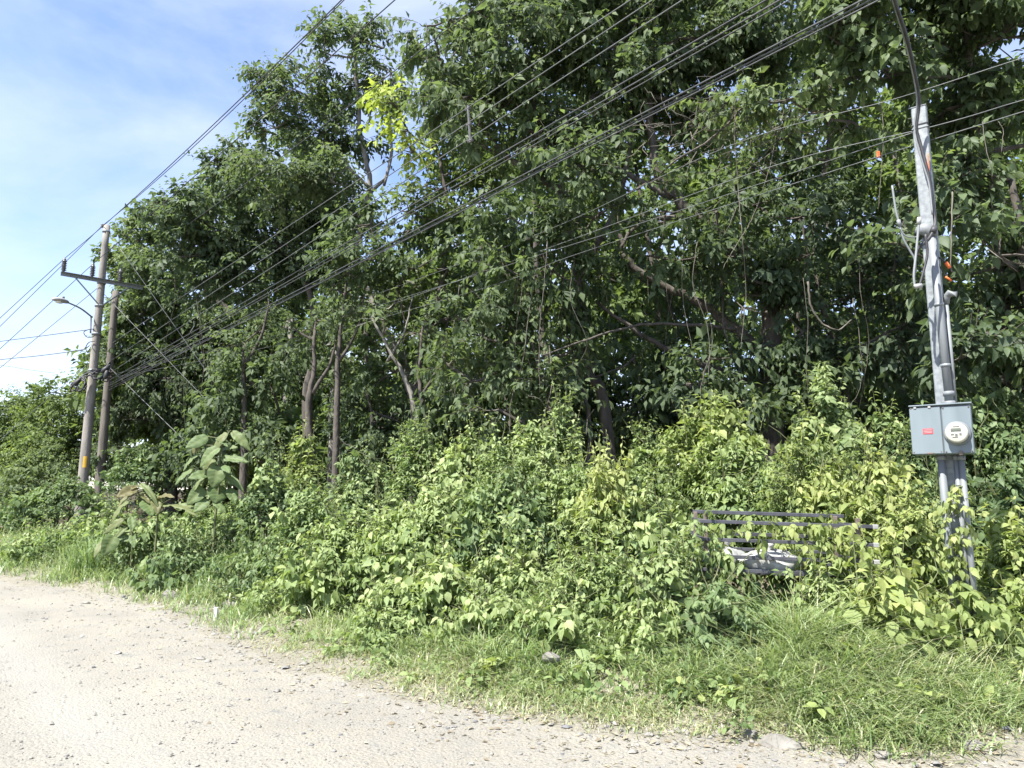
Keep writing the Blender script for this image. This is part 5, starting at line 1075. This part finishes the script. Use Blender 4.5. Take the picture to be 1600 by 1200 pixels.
def grass(name, label, n_tuft, per, px_rng, s_rng, Hm, lean, tint, w, spread=.07, pw=1., cover=.5, ymax=16, edge=.55):
    px = RNG.uniform(px_rng[0], px_rng[1], n_tuft * 6); s = s_rng[0] + (s_rng[1] - s_rng[0]) * RNG.uniform(0, 1, n_tuft * 6) ** pw
    lo, hi = np.full(len(px), 3.5), np.full(len(px), 40.)
    for _ in range(30):
        m = (lo + hi) / 2; xx = (px - 800) / F_PX * m; q = sdist(xx, m) < s; lo = np.where(q, m, lo); hi = np.where(q, hi, m)
    y = (lo + hi) / 2; x = (px - 800) / F_PX * y
    nz = .5 + .35 * wob(x, y, 1.9, 3.3) + .2 * wob(x, y, 5.3, .2)
    ok = (nz + RNG.uniform(-.3, .3, len(x)) > 1 - cover - .25) & (y < ymax) & (RNG.uniform(0, 1, len(x)) < np.clip(7. / y, .2, 1) ** .6) & (RNG.uniform(0, 1, len(x)) < np.clip((s + .02) / edge, .06, 1))
    Hs = np.clip(.45 + s / 1.1, .45, 1)[ok][:n_tuft]; x, y, nz = x[ok][:n_tuft], y[ok][:n_tuft], nz[ok][:n_tuft]; n = len(x)
    bx = np.repeat(x, per) + RNG.normal(0, spread, n * per); by = np.repeat(y, per) + RNG.normal(0, spread, n * per)
    hs = np.repeat(Hm * Hs * RNG.uniform(.55, 1.25, n) * (.7 + .5 * np.clip(nz, 0, 1)), per) * RNG.uniform(.5, 1.2, n * per)
    P = np.stack([bx, by, ground_z(bx, by) - .012], 1); ok2 = sdist(bx, by) > -.12; P, hs = P[ok2], hs[ok2]
    V, F, T = blades(P, hs, RNG.uniform(lean[0], lean[1], len(P)), w * RNG.uniform(.5, 1.6, len(P)), tint + np.repeat(RNG.normal(0, .13, n), per)[ok2] + RNG.normal(0, .14, len(P)))
    o = link(name, np_mesh(name, V, F, {'tint': T}), M_GRASS); tag(o, label, 'grass', kind='stuff')
grass('verge_grass', 'short pale grass along the edge of the gravel road', 2800, 12, (60, 1620), (.0, 2.0), .17, (.4, 1.7), .66, .0075, cover=.62)
grass('tall_grass', 'lush taller grass on the right of the verge below the service pole', 1500, 16, (1215, 1960), (.10, 1.7), .29, (.4, 1.9), .62, .0085, cover=.74, spread=.10, edge=.4)
grass('arching_grass', 'long thin seeding stalks arching over the right hand grass', 170, 5, (1080, 1680), (.3, 1.7), .62, (.9, 2.0), .74, .0055, cover=.9, spread=.10)
grass('bank_grass', 'knee high grass tucked against the bushes', 1100, 14, (380, 1330), (.7, 2.3), .32, (.3, 1.7), .56, .008, cover=.75, spread=.09)
grass('bend_grass', 'rough grass at the bend of the road, left', 900, 12, (-40, 420), (.1, 2.4), .38, (.3, 1.4), .50, .011, cover=.8, ymax=24, spread=.12)
grass('dry_grass', 'straw coloured dead grass mixed into the verge', 2200, 10, (250, 1620), (-.12, 1.7), .12, (.8, 2.2), .93, .0065, cover=.75, spread=.1, edge=.2)
# a tuft of tall blades beside the seedlings, left
p = at(150, 905, 14.2); n = 420; P = np.stack([p[0] + RNG.normal(0, .25, n), p[1] + RNG.normal(0, .15, n), np.zeros(n)], 1); P[:, 2] = ground_z(P[:, 0], P[:, 1]) - .02
V, F, T = blades(P, RNG.uniform(.5, 1.0, n), RNG.uniform(.2, .8, n), np.full(n, .016), RNG.normal(.45, .1, n)); o = link('grass_tuft', np_mesh('grass_tuft', V, F, {'tint': T}), M_GRASS); tag(o, 'upright tuft of long grass at the bend, below the lowest big leaved plant', 'grass tuft')
p = at(1235, 975, 6.3); n = 130; P = np.stack([p[0] + RNG.normal(0, .16, n), p[1] + RNG.normal(0, .10, n), np.zeros(n)], 1); P[:, 2] = ground_z(P[:, 0], P[:, 1]) - .02
V, F, T = blades(P, RNG.uniform(.4, .8, n), RNG.uniform(.8, 1.6, n), np.full(n, .007), RNG.normal(.6, .1, n)); o = link('grass_tuft', np_mesh('grass_tuft', V, F, {'tint': T}), M_GRASS); tag(o, 'fountain of long arching grass in front of the slatted rack', 'grass tuft')
# small broad leaved weeds in the grass
def weeds(name, label, n, px_rng, s_rng, leaf, tint, mat, K=6, kind='stuff'):
    lv = Leaves(); px = RNG.uniform(*px_rng, n); s = RNG.uniform(*s_rng, n); lo, hi = np.full(n, 3.5), np.full(n, 30.)
    for _ in range(30):
        m = (lo + hi) / 2; xx = (px - 800) / F_PX * m; q = sdist(xx, m) < s; lo = np.where(q, m, lo); hi = np.where(q, hi, m)
    x, y = (px - 800) / F_PX * lo, lo; pos = np.stack([x, y, ground_z(x, y) + .02], 1)
    d = RNG.normal(0, .6, (n, 3)); d[:, 2] = np.abs(d[:, 2]) * .6 + .35
    lv.sprigs(pos, d, RNG.uniform(.12, .36, n), K, leaf, .62, tint + RNG.normal(0, .1, n), T6, droop=.35, sag=.4, twig=.003)
    o = link(name, np_mesh(name, np.concatenate(lv.V), np.concatenate(lv.F), {'tint': np.concatenate(lv.T)}), mat); tag(o, label, 'weeds', kind=kind)
weeds('verge_weeds', 'small broad leaved weeds scattered through the verge grass', 760, (330, 1600), (.35, 2.0), .075, .55, M_BUSH)
weeds('creeping_vine', 'trailing vine leaves running over the right hand grass', 150, (1080, 1640), (.4, 1.6), .10, .7, M_VINE)
def patch(label, px, py, w, n, leaf, tint, mat):
    lv = Leaves(); y = 5.
    for _ in range(12): p = at(px, py, y); y += (p[2] - gz(p[0], p[1])) * (y / max(.25, 1.6 - p[2])) * .6
    p = at(px, py, y); pos = np.stack([p[0] + RNG.normal(0, w, n), p[1] + RNG.normal(0, w * .7, n), np.zeros(n)], 1); pos[:, 2] = ground_z(pos[:, 0], pos[:, 1]) + RNG.uniform(.02, .12, n)
    d = RNG.normal(0, .7, (n, 3)); d[:, 2] = np.abs(d[:, 2]) * .5 + .2
    o = empty('ground_creeper', (p[0], p[1], gz(p[0], p[1])), label, 'creeper', 'small creepers on the verge')
    lv.sprigs(pos, d, RNG.uniform(.1, .22, n), 6, leaf, .66, tint + RNG.normal(0, .08, n), T6, droop=.5, sag=.5, twig=.003)
    link('leaves', lv.mesh('leaves', o), mat, o, 'stuff'); link('stems', lv.twig_mesh('stems', o), M_STEM, o, 'stuff')
patch('greyish leaved creeper on bare ground left of the whitish rock', 1082, 1085, .12, 26, .06, .62, M_BUSH_DARK)
patch('pale creeper standing in the grass below the arching tuft', 1175, 1010, .07, 14, .085, .85, M_VINE)
patch('pale creeper sprawling over the grass left of the lush patch', 1290, 1030, .16, 26, .10, .8, M_VINE)
patch('bright broad leaved weed at the grass edge, lower middle', 775, 1060, .06, 9, .10, .8, M_VINE)
patch('broad leaved weed curling out of the grass right of the middle', 935, 1030, .10, 14, .11, .7, M_BUSH)
patch('low weed on the gravel edge beside the long flat rock', 1155, 1160, .05, 8, .045, .4, M_BUSH)
# dry litter on the verge and forest floor
n = 5200; px = RNG.uniform(-50, 1650, n); s = RNG.normal(.35, .55, n); lo, hi = np.full(n, 3.5), np.full(n, 40.)
for _ in range(30):
    m = (lo + hi) / 2; xx = (px - 800) / F_PX * m; q = sdist(xx, m) < s; lo = np.where(q, m, lo); hi = np.where(q, hi, m)
y = lo; x = (px - 800) / F_PX * y; P = np.stack([x, y, np.maximum(ground_z(x, y), road_z(x, y)) + .006], 1)
a = RNG.normal(0, 1, (n, 3)) * np.array([1, 1, .15]); a = unit(a); nn = np.array([0, 0, 1.]) + RNG.normal(0, .35, (n, 3)); nn = unit(nn - a * (a * nn).sum(1, keepdims=True))
L = RNG.uniform(.02, .07, n); W = np.where(RNG.uniform(0, 1, n) < .6, L * .12, L * .5); lv = Leaves(); lv.put(P, a, nn, L, W, RNG.uniform(.1, 1, n), T4)
o = link('dry_litter', np_mesh('dry_litter', np.concatenate(lv.V), np.concatenate(lv.F), {'tint': np.concatenate(lv.T)}), M_DRY); tag(o, 'dry leaves, straw and twigs strewn along the edge of the gravel', 'litter', kind='stuff')
# loose stones on the road
def stones(name, label, n, size, px_rng, s_fun, ylim):
    y = 1. / RNG.uniform(1 / ylim[1], 1 / ylim[0], n); px = RNG.uniform(*px_rng, n); x = (px - 800) / F_PX * y
    s = sdist(x, y); ok = s_fun(s); x, y = x[ok], y[ok]; n = len(x)
    z = np.maximum(road_z(x, y), ground_z(x, y)); r = size * np.exp(RNG.normal(0, .5, n)) * np.clip(y / 6, .7, 1.6)
    oc = np.array([[1, 0, 0], [-1, 0, 0], [0, 1, 0], [0, -1, 0], [0, 0, 1], [0, 0, -1], [.6, .6, .5], [-.6, .6, .4], [.6, -.6, .45], [-.6, -.6, .5]], float)
    f = np.array([(4, 0, 6), (6, 0, 2), (4, 6, 2), (4, 2, 7), (7, 2, 1), (4, 7, 1), (4, 1, 9), (9, 1, 3), (4, 9, 3), (4, 3, 8), (8, 3, 0), (4, 8, 0)])
    V = oc[None] * RNG.uniform(.6, 1.15, (n, 10, 1)); V = V * np.stack([RNG.uniform(.7, 1.3, n), RNG.uniform(.7, 1.3, n), RNG.uniform(.35, .75, n)], 1)[:, None]
    c, s_ = np.cos(RNG.uniform(0, 6.28, n)), np.sin(RNG.uniform(0, 6.28, n)); nr = np.sqrt(c * c + s_ * s_) + 1e-6; c, s_ = c / nr, s_ / nr
    V = np.stack([V[..., 0] * c[:, None] - V[..., 1] * s_[:, None], V[..., 0] * s_[:, None] + V[..., 1] * c[:, None], V[..., 2]], -1) * r[:, None, None] + np.stack([x, y, z + r * .12], 1)[:, None]
    F = (f[None] + (np.arange(n) * 10)[:, None, None]).reshape(-1, 3)
    o = link(name, np_mesh(name, V.reshape(-1, 3), F, {'tint': np.repeat(np.clip(RNG.normal(.55, .25, n), 0, 1), 10)}), M_STONE); tag(o, label, 'gravel', kind='stuff')
stones('loose_gravel', 'loose pebbles strewn over the pale gravel road', 15000, .0055, (-60, 1660), lambda s: (s < .05) & (RNG.uniform(0, 1, len(s)) < 1 - .75 * (np.exp(-((s + 1.9) / .4) ** 2) + np.exp(-((s + 3.5) / .45) ** 2))), (4.2, 15))
stones('coarse_gravel', 'coarser grey stones gathered along the road edge', 3000, .012, (-60, 1660), lambda s: (s < .35) & (RNG.uniform(0, 1, len(s)) < np.exp(-np.abs(s + .15) / .5) + .05), (4.2, 15))
stones('rubble', 'small pale rubble scattered on bare ground by the long flat rock', 520, .014, (900, 1420), lambda s: (s > -.35) & (s < .45), (4.3, 6.5))
stones('bank_rubble', 'small stones and clods on the earth bank at the bend', 330, .013, (150, 480), lambda s: (s > -.2) & (s < .9), (8, 15))
